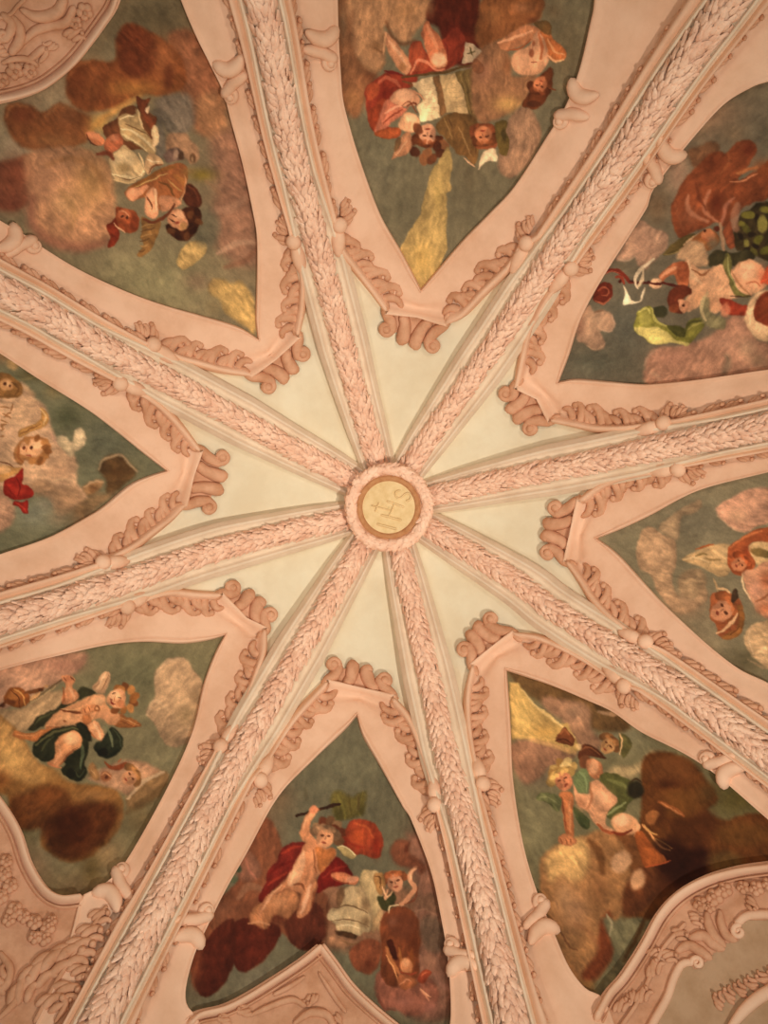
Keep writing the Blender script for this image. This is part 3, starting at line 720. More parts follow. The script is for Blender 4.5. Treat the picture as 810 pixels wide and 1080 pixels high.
    P.b([520,335,570,320,630,322,650,360,690,400,705,470,660,500,620,470,560,480,515,420], (172,128,94), 2); P.b([500,440,540,410,590,410,612,470,560,480,520,490], (112,84,72), 1.5, .9); P.e(568, 440, 14, 30, (172,136,110), 1.5); P.e(595, 450, 14, 24, (94,64,44), 1); P.e(668, 465, 20, 26, (110,76,50), 1.2); P.e(665, 475, 8, 16, (170,130,94), 1); P.g(715, 560, 80, 40, (136,112,44), .9); P.g(640, 540, 40, 20, (150,110,60), .6); P.s([740,600,790,640,830,680], 20, (150,110,80), 4, .6)
    return P.out()
def paint_N(X, Y):
    P = Paint(X, Y, (122,110,84), 23); P.T(350, 0)
    P.g(260, 900, 150, 160, (124,114,88)); P.g(60, 240, 60, 200, (134,98,68)); P.g(780, 1000, 90, 140, (116,102,76))
    P.T(250, 0, 2.7); P.g(450, 600, 80, 80, (112,102,78), .8); P.g(400, 500, 50, 60, (130,118,92), .8)
    P.T(350, 0)
    P.b([20,0,110,-10,120,110,120,230,190,350,250,420,200,540,150,660,100,655,50,570,30,400,20,200], (146,96,62), 4)
    P.g(120, 560, 60, 70, (158,108,66), .8); P.g(60, 130, 30, 110, (118,92,66), .7); P.g(220, 440, 50, 50, (122,70,42), .7)
    P.b([110,-20,540,-20,535,110,480,170,440,235,380,230,330,160,300,150,300,300,295,370,240,410,175,370,120,270,108,130], (182,132,92), 3)
    P.s([310,120,340,200,400,250,470,230], 20, (116,68,40), 4, .8); P.g(250, 260, 40, 40, (150,104,66), .8); P.s([120,60,110,160,130,270], 20, (150,100,66), 6, .7); P.g(420, 60, 90, 60, (174,124,80), .7); P.s([240,270,290,290,300,200], 14, (126,82,50), 2.5, .8); P.s([180,370,250,405,300,350], 14, (150,106,70), 4, .7)
    P.b([540,70,600,-20,830,-20,830,340,720,370,660,300,600,150,545,130], (96,38,22), 3); P.g(560, 40, 30, 60, (130,90,60), .7); P.g(700, 200, 50, 60, (126,38,24), .8)
    P.b([195,500,250,450,330,400,410,430,450,370,440,260,500,230,540,300,560,230,640,220,700,150,760,220,740,330,650,395,500,425,470,480,330,560,300,700,390,735,365,780,250,755,210,690,190,580], (152,58,36), 1.4)
    P.g(300, 530, 50, 60, (120,38,24), .8); P.b([440,270,500,230,530,300,550,380,480,400,440,370], (168,76,46), 1.2); P.s([450,415,490,345,540,350,590,395,640,390], 18, (216,128,92), 1.2); P.s([265,470,310,440,360,460,390,490], 22, (186,92,64), 1.4); P.s([300,400,360,410,400,430], 16, (120,38,30), 1.2)
    P.b([205,480,260,470,270,520,230,570,200,560], (178,80,46), 1.4); P.b([205,640,240,600,300,560,310,620,250,740,212,700], (160,66,36), 1.2)
    P.b([240,745,270,660,300,580,350,565,420,610,440,600,400,650,330,700,270,760], (206,118,86), 1.2); P.s([300,640,360,610,430,590], 12, (228,156,120), 1); P.s([290,700,350,650,400,620], 9, (150,66,42), .9)
    P.b([240,750,300,730,390,720,375,775,310,785,250,770], (178,86,44), 1)
    P.b([300,180,330,200,370,240,410,300,442,345,445,400,415,425,380,395,345,340,315,280], (210,142,100), 1.1); P.s([330,230,380,300,420,370], 20, (230,170,128), 1.6, .8); P.e(400, 380, 22, 26, (166,112,64), 1.5, .6); P.s([310,190,300,250,290,300], 14, (206,150,106), 1.2)
    P.b([508,190,540,110,575,160,620,210,640,270,664,310,655,365,615,388,570,375,548,320,530,260], (200,116,76), 1.1); P.e(612, 335, 44, 44, (240,184,140), 2.2, .9); P.s([540,140,570,200,600,270], 22, (216,140,98), 1.6, .8); P.s([640,230,660,280,662,340], 8, (130,50,34), .9)
    P.b([330,560,370,510,430,500,480,520,500,580,450,600,400,600,360,590], (208,146,108), 1.1); P.e(410, 540, 50, 28, (226,170,130), 1.6, .7); P.s([430,600,470,580,490,620], 10, (120,58,34), .8)
    P.b([380,690,410,640,460,640,500,680,490,730,440,752,395,735], (220,160,116), 1.1); P.e(455, 670, 28, 24, (236,186,142), 1.5, .7); P.s([400,600,440,575,480,640], 8, (134,70,42), .8)
    P.b([455,468,510,448,575,432,600,540,622,665,560,685,505,690,480,600,510,580,520,545], (224,190,144), .7, smooth=False); P.b([575,432,612,425,640,520,660,640,620,665,600,540], (132,92,56), 1.2, smooth=False)
    P.b([612,428,700,412,750,520,790,640,782,682,700,640,655,640], (198,162,114), .8, smooth=False); P.b([700,412,800,385,830,600,830,680,790,670,750,520], (122,96,54), .8, smooth=False)
    for i in range(5): P.s([735+18*i, 420, 770+14*i, 560, 795+10*i, 650], 4, (86,62,34) if i % 2 else (150,120,74), .7)
    P.s([395,440,520,420,640,408,760,375,830,365], 16, (96,68,36), 1); P.s([400,460,450,470,455,490], 12, (120,76,42), 1)
    for i in range(7): P.s([500+5*i, 490+25*i, 575+6*i, 478+26*i], 2.5, (176,140,100), .6, .5); P.s([640+9*i, 450+26*i, 705+10*i, 440+26*i], 2.5, (150,116,78), .6, .5)
    P.s([470,520,500,530,520,570], 12, (200,136,98), .9)
    face(P, 545, 765, 72, 95, (112,58,30), (216,150,112))
    for i, (x, y) in enumerate(((460,800),(470,860),(520,905),(570,905),(620,870),(635,820),(490,730),(600,830),(540,870))): P.e(x, y, 34, 26, ((118,62,34),(86,42,24),(150,92,54))[i % 3], 1, .9, i*40)
    P.b([335,905,370,830,400,770,445,750,455,830,420,880,370,890], (196,132,92), 1); P.b([350,860,365,790,395,780,380,830], (112,80,50), 1); P.s([360,880,400,830,430,800], 8, (224,168,124), .9)
    P.b([590,720,640,660,720,640,830,690,830,910,770,890,700,850,650,790], (130,92,50), 1.2)
    for i in range(6): P.s([640+30*i,670+8*i,680+28*i,760+10*i,720+20*i,840+10*i], 10, ((160,118,68),(96,64,36))[i % 2], 1)
    P.b([640,860,660,830,680,880,690,960,670,1010,680,1090,560,1090,580,1000,600,940], (190,154,94), 1.1)
    P.T(0, 0, 1)
    P.b([469,160,476,162,476,185,471,205,472,225,471,240,473,262,462,285,444,306,432,292,420,266,424,258,432,243,443,226,449,200,455,180], (188,154,94), .9, smooth=False); P.g(446, 272, 12, 20, (190,150,80), .6); P.g(462, 205, 5, 20, (212,174,100), .7)
    P.T(480, 0)
    P.g(640, 300, 110, 260, (112,96,70)); P.g(560, 60, 50, 60, (120,98,70), .8)
    P.b([110,180,130,100,180,-20,490,-20,498,70,470,120,390,150,330,200,260,220,180,290,120,240], (142,86,48), 2.5); P.g(220, 90, 60, 60, (160,104,60), .7); P.g(380, 40, 60, 30, (168,110,72), .7); P.g(440, 110, 40, 20, (104,58,34), .8); P.g(180, 200, 40, 60, (130,76,40), .7)
    P.b([110,330,160,270,250,230,320,330,330,430,460,420,440,510,385,590,260,670,150,700,100,620,90,450], (162,112,76), 3); P.g(300, 590, 90, 50, (202,154,90), .9); P.g(160, 400, 60, 80, (168,112,84), .7); P.g(300, 370, 30, 60, (140,88,54), .8)
    P.b([300,690,400,600,470,680,492,770,450,870,420,930,330,1010,260,980,250,900], (168,126,96), 2.5); P.s([440,690,485,740,470,820,440,890], 14, (138,102,74), 3, .7)
    P.b([245,240,300,200,400,140,480,160,540,180,560,260,480,220,400,250,330,280,270,280], (186,120,80), 1.2)
    P.b([540,130,555,210,620,270,632,325,575,350,520,320,500,240,490,170], (184,104,56), 1.1); P.s([530,220,570,290,620,310], 12, (214,144,92), 1); P.s([520,300,570,350,620,335], 14, (222,158,110), 1); P.b([450,130,540,120,550,200,500,180], (110,78,42), 1, .9)
    P.b([325,340,350,290,420,260,470,180,520,240,530,350,490,410,420,425,350,410], (210,148,108), 1.3); P.g(390, 350, 50, 50, (224,164,124), .7); P.s([250,240,330,215,440,175], 16, (224,158,116), 1.2); P.s([300,285,370,275,430,220], 9, (166,84,46), .9); P.s([480,190,500,270,490,330], 18, (178,102,62), 1.2); P.e(440, 300, 13, 24, (150,82,52), .9, .9); P.e(450, 245, 10, 18, (150,82,52), .9, .8); P.s([440,350,470,350], 9, (160,80,56), .8)
    P.b([385,590,430,520,460,450,520,400,555,380,560,470,550,510,500,590,450,625,410,610], (110,58,32), 1.1); face(P, 486, 482, 60, 112, (104,54,30), (190,112,72)); P.s([540,500,575,510], 12, (120,64,36), 1); P.e(450, 590, 40, 20, (84,46,28), 1, .8)
    P.b([80,730,130,700,220,710,245,780,230,840,160,850,110,830], (150,80,46), 1.1); face(P, 165, 768, 66, 82, (120,66,36), (196,120,78))
    P.b([230,710,260,685,300,690,290,750,310,790,300,880,260,870,240,810], (116,92,46), 1); P.e(280, 770, 14, 40, (84,66,36), 1, .8)
    P.b([132,962,150,890,180,855,230,842,242,915,190,915,160,940], (222,190,150), .8); P.b([-10,640,70,700,90,790,120,880,110,940,60,890,0,860], (132,92,50), 1.1); P.s([20,720,60,800,90,880], 10, (168,124,74), 1); P.s([50,900,90,930,110,945], 10, (210,160,120), .9)
    P.b([60,235,100,250,155,290,125,320,95,350,40,362], (190,160,128), .8, smooth=False); P.s([85,270,100,310], 10, (96,80,46), .8); P.s([70,300,115,290], 7, (96,80,46), .8); P.b([95,350,120,330,170,380,140,420,100,400], (140,88,58), 1)
    return P.out()
def paint_NE(X, Y):
    P = Paint(X, Y, (112,100,80), 37); P.T(660, 80)
    P.g(420, 180, 260, 190, (152,116,88)); P.g(600, 60, 200, 90, (112,98,76)); P.g(760, 300, 60, 110, (104,92,74)); P.g(300, 560, 80, 140, (158,124,100)); P.g(180, 740, 80, 110, (122,96,70)); P.g(620, 330, 60, 60, (130,106,80), .8)
    P.b([350,420,430,390,480,365,530,390,520,450,440,500,390,520], (124,84,56), 3)
    P.T(590, 210)
    P.g(380, 720, 150, 200, (100,95,80)); P.g(200, 930, 200, 90, (98,93,76)); P.g(360, 380, 40, 60, (118,104,82))
    P.b([320,340,350,290,390,220,460,120,540,160,610,190,620,260,570,320,520,370,490,400,450,380,430,325,390,348], (174,134,108), 2); P.g(480, 250, 70, 70, (184,138,112), .7); P.s([335,335,385,348,430,325], 12, (190,156,128), 2, .7); P.s([480,380,500,330,540,300], 12, (150,112,88), 2.5, .7)
    P.b([100,800,120,650,170,600,200,640,250,630,300,655,320,705,300,750,235,752,262,810,245,850,200,862,150,820], (172,134,106), 1.6); P.g(220, 690, 50, 40, (186,148,118), .7); P.s([240,745,290,752,315,710,300,660], 10, (196,158,130), 2, .7); P.s([160,830,210,855,250,830], 10, (192,154,120), 2, .7); P.g(120, 720, 30, 60, (150,106,84), .7); P.s([200,640,230,635,250,632], 14, (118,86,64), 1.5, .8)
    P.T(660, 210)
    P.b([110,970,130,890,200,840,300,835,440,800,520,750,570,690,640,650,720,700,745,800,830,830,830,990,620,1040,150,1060], (174,126,100), 3); P.g(260, 910, 110, 50, (178,126,102), .8); P.g(560, 820, 90, 60, (186,138,112), .8); P.s([560,990,590,930,580,890], 40, (128,106,84), 5, .8); P.s([110,940,130,900,180,860], 14, (188,150,122), 3, .6); P.g(700, 850, 60, 60, (178,142,112), .7); P.s([140,985,175,1000,200,1030], 18, (190,150,120), 3, .6); P.g(760, 920, 60, 40, (140,112,86), .7)
    P.T(660, 80)
    P.b([260,740,290,670,330,590,400,520,480,440,545,425,570,435,640,372,700,360,745,400,735,450,690,520,640,590,740,540,830,480,830,680,700,730,620,800,560,860,520,830,480,850,380,890,310,920,275,860], (132,68,38), 1.6)
    P.g(700, 420, 40, 40, (108,48,28), .9); P.g(500, 500, 60, 50, (112,54,30), .8); P.g(780, 520, 60, 50, (150,78,40), .8); P.g(520, 720, 40, 60, (96,42,24), .9); P.g(370, 800, 60, 60, (160,92,60), .8)
    P.s([360,680,350,740,390,790,470,830], 26, (178,112,80), 2.5); P.s([480,650,445,730,470,790,520,830], 26, (176,108,76), 2.5); P.s([620,690,570,740,560,800,540,850], 24, (172,104,76), 2.5); P.s([600,600,680,590,750,550], 12, (190,118,80), 1.5); P.s([640,550,700,530,750,520], 22, (160,96,56), 2); P.s([400,610,420,700,460,760], 18, (116,56,32), 2, .8); P.s([280,720,300,800,330,880], 14, (146,82,50), 2, .8); P.s([580,430,590,480,540,560], 16, (150,84,48), 2.5, .7)
    P.b([210,1015,260,960,330,910,400,900,350,950,300,1000,240,1020], (104,84,44), 1.2); P.s([330,960,400,910,450,880], 14, (194,152,112), 1.2); P.s([220,1018,290,1005,350,960], 8, (150,126,76), 1)
    P.b([370,950,410,900,470,870,525,900,530,950,480,990,420,990], (156,92,48), 1.1); P.e(470, 905, 40, 34, (202,124,80), 1.3, .9); P.s([440,920,470,940,500,930], 10, (180,96,58), .9); P.e(520, 870, 20, 14, (98,44,26), .9); P.e(455, 880, 9, 8, DK, .7); P.s([540,840,550,930,560,990], 24, (168,128,96), 1.5); P.b([560,870,600,820,620,900,640,960,600,980,570,950], (142,74,44), 1.2)
    P.T(660, 210)
    P.b([620,180,650,90,700,60,760,20,830,40,830,330,760,330,700,300,640,290,620,250], (66,52,30), 1.3)
    for i, (x, y, r) in enumerate(((700,90,40),(690,170,34),(780,140,50),(760,230,34),(800,60,36),(730,300,30),(690,250,26),(800,290,34),(660,140,22))): P.e(x, y, r, r*.6, ((122,112,44),(94,86,36),(140,128,60),(104,98,36))[i % 4], 1.2, .9, i*47)
    for i, (x, y) in enumerate(((720,200),(660,210),(750,100),(690,290),(740,265))): P.e(x, y, 22, 14, (44,32,22), 1, .9, i*50)
    P.b([465,340,500,295,560,290,620,300,700,290,740,340,640,380,560,370,480,380], (64,56,34), 1.2); P.b([640,10,660,40,640,120,650,180,610,170,600,80], (160,110,84), 1.5, .7)
    P.b([290,330,360,240,440,250,470,330,460,380,400,380,350,350], (192,150,112), 2); P.g(500, 250, 40, 40, (128,112,88), .8)
    P.b([345,340,400,380,440,400,480,390,560,370,600,400,640,360,710,345,790,400,810,460,780,520,700,550,640,560,580,590,520,650,480,640,440,600,360,640,340,590,370,500,340,420], (208,154,114), 1.3)
    P.s([360,350,380,430,430,480], 24, (228,182,140), 2, .8); P.g(500, 470, 50, 50, (218,164,124), .8); P.s([380,400,440,430,480,400], 12, (150,94,58), 1.4); P.g(420, 560, 40, 40, (196,140,98), .7); P.s([470,530,440,580,430,640], 22, (198,164,120), 2); P.e(520, 600, 60, 34, (206,148,108), 2, .8)
    P.e(710, 430, 82, 84, (214,154,114), 1.6); P.e(695, 410, 50, 45, (232,178,138), 3, .7); P.g(780, 440, 30, 60, (204,112,76), .8); P.s([690,480,740,470,770,500], 10, (178,104,70), 1); P.s([600,400,640,470,720,550], 12, (166,108,70), 1.4, .7)
    P.b([800,390,830,380,830,490,800,480,770,480,790,430], (196,80,46), 1.4, .9)
    P.b([190,440,230,400,270,365,345,355,365,400,355,500,300,490,280,430,230,450,210,480], (186,104,64), 1.1); P.s([200,450,260,400,330,390], 22, (216,146,104), 1.6); P.b([300,370,345,360,360,420,330,480,300,440], (150,76,44), 1.4, .8)
    P.b([130,490,150,460,180,450,210,470,200,500,160,505], (226,172,132), .9); P.s([95,470,150,480,240,480,340,505,370,520], 14, (92,38,28), .9); P.b([240,560,260,510,310,490,370,500,375,540,340,560,330,620,320,650,270,640,245,600], (118,54,32), 1.1); P.b([300,580,330,570,365,590,360,630,320,645], (216,150,110), .9); P.e(335, 600, 8, 8, DK, .6); P.e(275, 620, 30, 26, (150,76,42), 1.2, .8)
    P.b([555,350,590,300,605,360,600,430,650,520,715,548,690,560,620,540,590,470], (112,102,54), 1.1); P.s([580,330,590,420,640,510], 8, (152,144,88), .9); P.s([600,550,660,555,715,548], 10, (84,62,38), .8)
    P.b([535,575,570,565,640,595,700,610,690,655,620,660,580,650], (150,56,34), 1.2); P.e(570, 630, 30, 40, (204,126,92), 2, .8)
    P.b([680,680,700,600,740,540,820,520,830,560,760,600,740,660,760,700,830,720,830,810,760,800,710,750], (204,164,124), 1.6); P.b([730,640,750,570,800,530,830,540,830,715,770,705,740,680], (124,54,30), 1.4); P.e(800, 620, 30, 50, (142,68,38), 3, .7)
    P.b([48,735,65,660,80,630,140,605,160,640,190,700,250,720,340,735,360,690,420,672,450,690,455,720,400,790,350,830,260,800,160,825,100,780], (134,126,54), 1.1)
    P.b([50,730,90,730,180,728,240,760,290,800,370,825,340,838,280,815,170,830,110,790,70,760], (206,186,108), 1); P.e(110, 680, 34, 44, (166,154,76), 2, .8); P.s([80,640,120,620,140,650], 14, (182,170,92), 1.4); P.e(195, 640, 44, 36, (66,62,38), 1.2); P.s([150,620,170,690,230,720], 14, (172,160,84), 1.2); P.b([240,720,300,725,345,745,330,790,270,760], (84,80,36), 1.1); P.s([340,750,370,700,430,690], 16, (90,84,40), 1.2); P.s([360,740,400,710,460,700], 12, (164,152,78), 1.1); P.b([430,600,470,560,490,650,570,680,560,740,480,730,430,680], (138,126,88), 2, .9); P.s([450,560,430,630,460,690], 20, (190,166,120), 1.6); P.s([300,790,380,790,410,740], 14, (120,114,48), 1.2)
    P.T(590, 210)
    P.s([240,425,280,405,330,405,370,430,400,470,430,470], 26, (120,46,30), 1); P.b([190,570,210,500,250,470,300,480,302,540,270,580,230,590], (110,44,28), 1); P.s([220,520,250,500,280,510,270,545,240,550], 8, (168,86,58), .8); P.s([320,440,350,440,370,480], 18, (140,58,38), .9); P.e(345, 465, 12, 10, (76,26,18), .7); P.s([205,580,250,590,290,560], 9, (170,92,62), .8); P.s([250,425,300,410,350,420], 6, (174,90,62), .7); P.s([400,465,480,475,510,470], 16, (80,36,28), .8)
    P.s([540,335,500,370,450,410,435,460,448,505], 22, (210,184,152), .9); P.s([480,395,475,450,450,500], 16, (196,168,134), .9); P.b([365,590,375,530,365,490,385,520,410,570,450,580,470,540,480,500,490,510,475,570,440,592,390,600], (216,192,158), .8)
    return P.out()
def paint_E(X, Y):
    P = Paint(X, Y, (130,118,92), 41); P.T(660, 520)
    P.g(420, 160, 200, 130, (122,112,90)); P.g(440, 800, 200, 150, (142,126,98)); P.g(700, 960, 140, 100, (112,100,72)); P.g(350, 640, 120, 80, (150,120,92)); P.g(100, 300, 120, 100, (128,118,92))
    P.b([60,350,75,260,110,200,160,195,220,240,280,262,290,370,275,450,265,520,330,640,400,600,440,520,470,600,400,660,300,690,220,610,170,540,150,470,85,440], (176,140,106), 1.6); P.g(170, 330, 70, 80, (186,148,114), .7); P.g(330, 620, 80, 60, (168,132,100), .6)
    P.b([190,200,230,150,310,95,400,45,432,40,430,85,380,120,320,130,305,260,250,250], (164,134,102), 2, .9)
    P.b([300,480,370,440,440,440,460,520,430,580,360,600,310,560], (156,126,94), 3, .9)
    P.b([515,100,540,60,600,25,700,-20,830,-20,830,150,760,180,700,222,640,210,580,180], (192,142,114), 1.6); P.g(640, 130, 60, 40, (198,154,120), .7); P.s([530,130,590,185,680,220], 12, (204,160,126), 2, .6); P.s([660,180,740,190,800,165], 8, (158,112,84), 1.5, .7)
    P.b([318,382,360,350,450,312,540,290,620,300,600,380,590,462,520,470,450,430,390,405], (190,154,108), 1.2); P.s([400,320,450,305,505,295], 12, (160,86,42), .9); P.s([400,360,440,345,465,350], 14, (142,116,72), 1); P.s([460,370,500,385,540,380], 14, (150,122,78), 1.2); P.s([330,380,400,370,480,400], 8, (214,182,134), 1); P.g(560, 330, 40, 30, (206,170,124), .7)
    P.b([700,310,730,280,830,270,830,410,760,420,720,370], (196,160,112), 1.2); P.b([715,330,750,310,800,320,830,340,830,370,760,360], (124,100,56), 1.4)
    P.b([590,310,640,270,710,225,770,200,830,195,830,270,740,275,700,300,715,350,740,390,720,450,660,470,610,455,585,400], (168,86,46), 1.1); P.s([600,310,680,250,780,215], 14, (196,112,64), 1.4); P.g(690, 340, 24, 40, (150,66,34), .8)
    face(P, 652, 402, 58, -35, (150,72,36), (206,130,86))
    P.b([670,450,720,440,830,400,830,700,770,690,730,640,690,560], (196,140,106), 1.5); P.s([670,460,670,530,710,605], 12, (214,182,140), 1.2); P.g(800, 500, 40, 60, (166,92,58), .8); P.g(740, 550, 40, 60, (212,150,122), .7); P.g(800, 660, 50, 40, (204,120,78), .8); P.s([740,620,790,600,830,560], 14, (150,84,50), 1.5, .7)
    P.b([480,640,490,580,540,565,600,575,650,610,672,680,660,770,600,830,530,815,520,760,490,720], (160,88,50), 1.2); face(P, 556, 668, 84, -28, (150,84,46), (206,138,98)); P.s([520,800,560,780,610,740,640,690], 18, (220,170,124), 1.2); P.s([530,545,560,550,590,570], 16, (216,172,124), 1); P.s([500,490,520,530,530,560], 12, (172,140,100), 1); P.b([610,560,630,545,640,600,610,625,600,600], (74,54,36), .9); P.b([640,640,675,660,670,790,600,835,540,825,620,780,650,720], (150,96,48), 1.1); P.s([600,810,650,760], 8, (110,62,34), .9)
    P.b([680,820,720,750,790,735,840,740,840,1000,780,980,720,930,690,880], (190,154,114), 1.3); P.s([720,760,700,830,730,920], 10, (212,178,138), 1.4, .7); P.s([740,770,790,840,830,930], 12, (162,128,90), 2.5, .6); P.s([700,950,760,985,830,1005], 12, (166,136,102), 2, .7)
    return P.out()
def paint_SE(X, Y):
    P = Paint(X, Y, (120,110,78), 53); P.T(510, 680, 2.7)
    P.g(130, 500, 80, 160, (128,118,86)); P.g(400, 250, 120, 60, (124,116,88)); P.g(420, 830, 90, 110, (104,98,70)); P.g(720, 440, 100, 60, (92,80,40)); P.g(740, 580, 90, 70, (84,62,28)); P.g(160, 380, 70, 40, (130,112,86))
    P.b([70,70,180,100,300,150,400,205,420,240,360,250,310,240,290,190,220,170,160,160,110,130], (104,76,44), 4); P.b([170,150,250,160,300,180,310,240,340,280,300,320,250,280,230,220,180,190], (152,112,84), 4); P.s([330,190,370,200,400,195], 12, (164,128,96), 2, .8); P.g(260, 190, 40, 30, (150,116,90), .7)
    P.b([74,105,100,112,120,140,150,180,190,200,215,228,240,222,260,262,280,300,240,318,190,288,130,270,80,272], (198,160,94), 1.5, smooth=False); P.g(110, 200, 30, 60, (222,184,108), .7); P.g(180, 250, 50, 24, (198,152,80), .7); P.s([110,130,160,185,215,225,260,265], 8, (226,190,124), 1.6, .8)
    P.b([78,285,130,272,190,285,240,310,270,310,230,340,190,350,160,380,120,400,85,350], (156,112,84), 3.5); P.g(120, 350, 30, 30, (140,98,74), .7); P.s([130,270,200,290,260,310], 12, (196,150,96), 3, .8)
    P.b([340,380,370,350,440,340,480,300,540,330,500,370,470,360,420,380], (164,140,100), 4)
    P.b([455,330,500,305,545,310,610,350,660,420,668,450,640,470,690,500,760,480,830,500,830,650,640,655,590,690,520,740,470,790,430,780,400,760,420,690,440,640,460,600,440,540,450,470], (104,60,26), 3); P.e(540, 360, 70, 40, (112,66,32), 5, .9); P.g(530, 400, 40, 20, (84,42,20), .8)
    P.b([330,560,420,530,480,590,490,690,440,770,390,770,400,650], (118,72,38), 6)
    P.e(570, 620, 80, 80, (54,24,13), 7); P.e(600, 520, 70, 60, (90,48,22), 7, .9); P.e(560, 450, 70, 40, (120,74,32), 6, .9); P.g(640, 420, 30, 30, (106,74,36), .8); P.e(740, 540, 80, 34, (100,64,28), 5, .8); P.g(500, 480, 30, 50, (84,44,22), .8); P.g(490, 690, 60, 40, (80,40,20), .9); P.e(690, 620, 50, 30, (98,72,36), 5, .8)
    P.b([160,640,170,600,230,560,290,545,340,530,400,570,420,640,410,720,390,770,375,800,372,880,330,950,270,985,235,930,200,820,165,730], (160,112,68), 3); P.b([175,610,230,565,290,555,300,640,260,680,220,660,190,680], (204,160,100), 5, .9); P.g(260, 760, 46, 60, (162,118,84), .8); P.g(330, 700, 30, 60, (142,94,56), .8); P.g(230, 720, 30, 50, (178,134,94), .7); P.s([300,560,330,590,340,650], 24, (110,68,34), 4, .8)
    P.b([330,800,360,760,372,860,350,920,300,960,280,940,320,880], (116,58,30), 4); P.s([260,800,300,820,330,870], 12, (140,92,58), 4, .6); P.s([220,820,245,860,265,870], 5, (104,64,38), 1.5, .8); P.b([220,900,260,960,320,960,300,1010,250,1000], (130,92,48), 4, .7)
    P.b([400,700,440,640,480,640,500,700,450,760,400,770], (98,54,28), 4); P.e(392, 620, 26, 34, (196,148,108), 2.5, 1, 40); P.e(440, 670, 22, 30, (190,140,100), 2.5, 1, 20); P.b([340,780,380,790,420,780,470,790,450,860,400,920,360,980,330,1000,350,930,372,880], (116,108,78), 3); P.s([350,770,365,800,360,830], 8, (150,136,104), 2); P.s([470,760,440,830,400,900], 14, (84,52,26), 4, .7)
    P.T(530, 700)
    P.b([300,445,330,390,360,362,385,390,415,435,400,475,350,460], (120,66,36), .9); P.s([330,400,360,380,385,410], 14, (156,92,52), 1); P.s([300,445,350,430,400,470], 9, (84,44,26), .8)
    P.b([430,530,450,480,490,462,560,500,595,545,540,535,480,530,455,560], (96,52,30), .9); P.s([450,500,500,480,560,520], 8, (140,84,50), .8); P.e(470, 560, 30, 40, (120,72,44), 1); P.b([480,560,520,545,570,580,575,640,530,660,490,620], (196,126,82), 1.1); P.e(520, 590, 28, 40, (224,164,120), 1.5, .8); P.e(440, 480, 18, 18, (214,176,122), 1.4, .8)
    face(P, 605, 465, 58, -50, (124,82,46), (186,136,86)); P.b([670,400,720,420,740,470,690,540,670,480], (92,84,46), 1.2); P.s([670,400,685,450,670,520], 10, (200,160,112), .9)
    P.b([555,640,600,620,680,640,760,680,790,700,770,760,720,800,690,850,620,890,590,850,650,790,600,720,560,680], (92,90,46), 1.2); P.s([600,660,680,690,730,730], 22, (122,120,66), 1.6); P.e(760, 720, 50, 50, (50,42,26), 2); P.s([600,860,650,830,700,790], 16, (136,138,88), 1.4); P.s([720,680,760,660,800,680], 12, (70,52,30), 1.2)
    P.b([405,680,430,620,470,600,498,640,495,720,470,770,435,750], (116,126,80), 1.1); P.s([440,620,475,660,480,730], 14, (144,156,104), 1.2, .8); P.b([400,820,450,850,500,900,490,945,450,930,420,880], (78,84,48), 1.1)
    P.b([405,690,440,740,500,740,505,680,540,665,600,720,655,780,600,850,590,920,650,950,600,975,540,930,510,890,480,840,420,800], (212,150,108), 1.2); P.g(560, 760, 60, 50, (228,170,128), .8); P.s([500,680,510,780,480,830], 14, (170,106,68), 1.8, .8); P.s([540,920,600,960,670,965], 22, (160,84,48), 1.4); P.g(450, 800, 30, 40, (196,128,88), .7)
    P.b([325,740,370,730,405,760,402,860,410,980,380,1000,360,960,340,850], (186,112,66), 1.1); P.s([390,760,380,850,390,960], 14, (206,136,88), 1.3, .8); P.s([335,760,345,840,365,940], 9, (128,64,36), 1, .8); P.b([315,1010,340,975,380,975,425,1010,400,1040,350,1040], (190,120,76), 1); P.s([330,1000,340,1030], 5, (120,62,34), .7); P.s([360,1005,370,1038], 5, (120,62,34), .7); P.s([390,1005,395,1030], 5, (120,62,34), .7)
    for i, (x, y) in enumerate(((300,600),(330,570),(370,565),(400,590),(290,630),(350,600),(390,620),(320,615),(365,585))): P.e(x, y, 32, 24, ((190,152,88),(160,118,62),(214,180,116))[i % 3], 1, .95, i*50)
    face(P, 345, 668, 70, -118, (186,146,82), (204,128,88))
    P.b([190,770,220,740,270,742,330,765,325,845,290,830,250,790,210,785], (112,112,70), 1.1); P.s([210,765,260,765,310,800], 8, (146,142,96), 1, .8); P.s([230,785,280,810,310,840], 7, (84,82,50), .9, .8)
    P.e(700, 915, 82, 56, (206,146,102), 1.4, 1, 20); P.e(680, 895, 50, 34, (230,178,136), 2.4, .8); P.s([620,960,680,975,740,950], 16, (120,52,28), 1.2); P.s([740,900,775,930,760,980], 22, (216,154,108), 1.5)
    P.T(620, 740)
    P.b([270,760,310,740,350,790,400,850,450,910,400,935,330,945,300,880], (160,84,38), 1.3); P.s([310,700,370,770,420,830,470,850], 14, (206,140,84), 1.2); P.b([330,650,380,620,410,640,380,700,340,700], (150,92,48), 1.4); P.s([410,570,460,600,520,630,550,650], 26, (156,88,44), 1.5); P.s([420,575,480,615,540,645], 9, (190,120,70), 1); P.s([320,700,350,740,400,760], 10, (206,150,86), 1.1); P.s([390,780,440,810,480,840], 9, (176,126,66), 1); P.e(430, 830, 60, 40, (60,32,18), 2.5, .7, 40); P.s([330,945,400,930,470,910], 10, (170,80,40), 1)
    P.b([20,470,50,455,100,470,160,540,150,590,100,600,60,640,40,600], (222,164,124), 1.4, .0)
    return P.out()
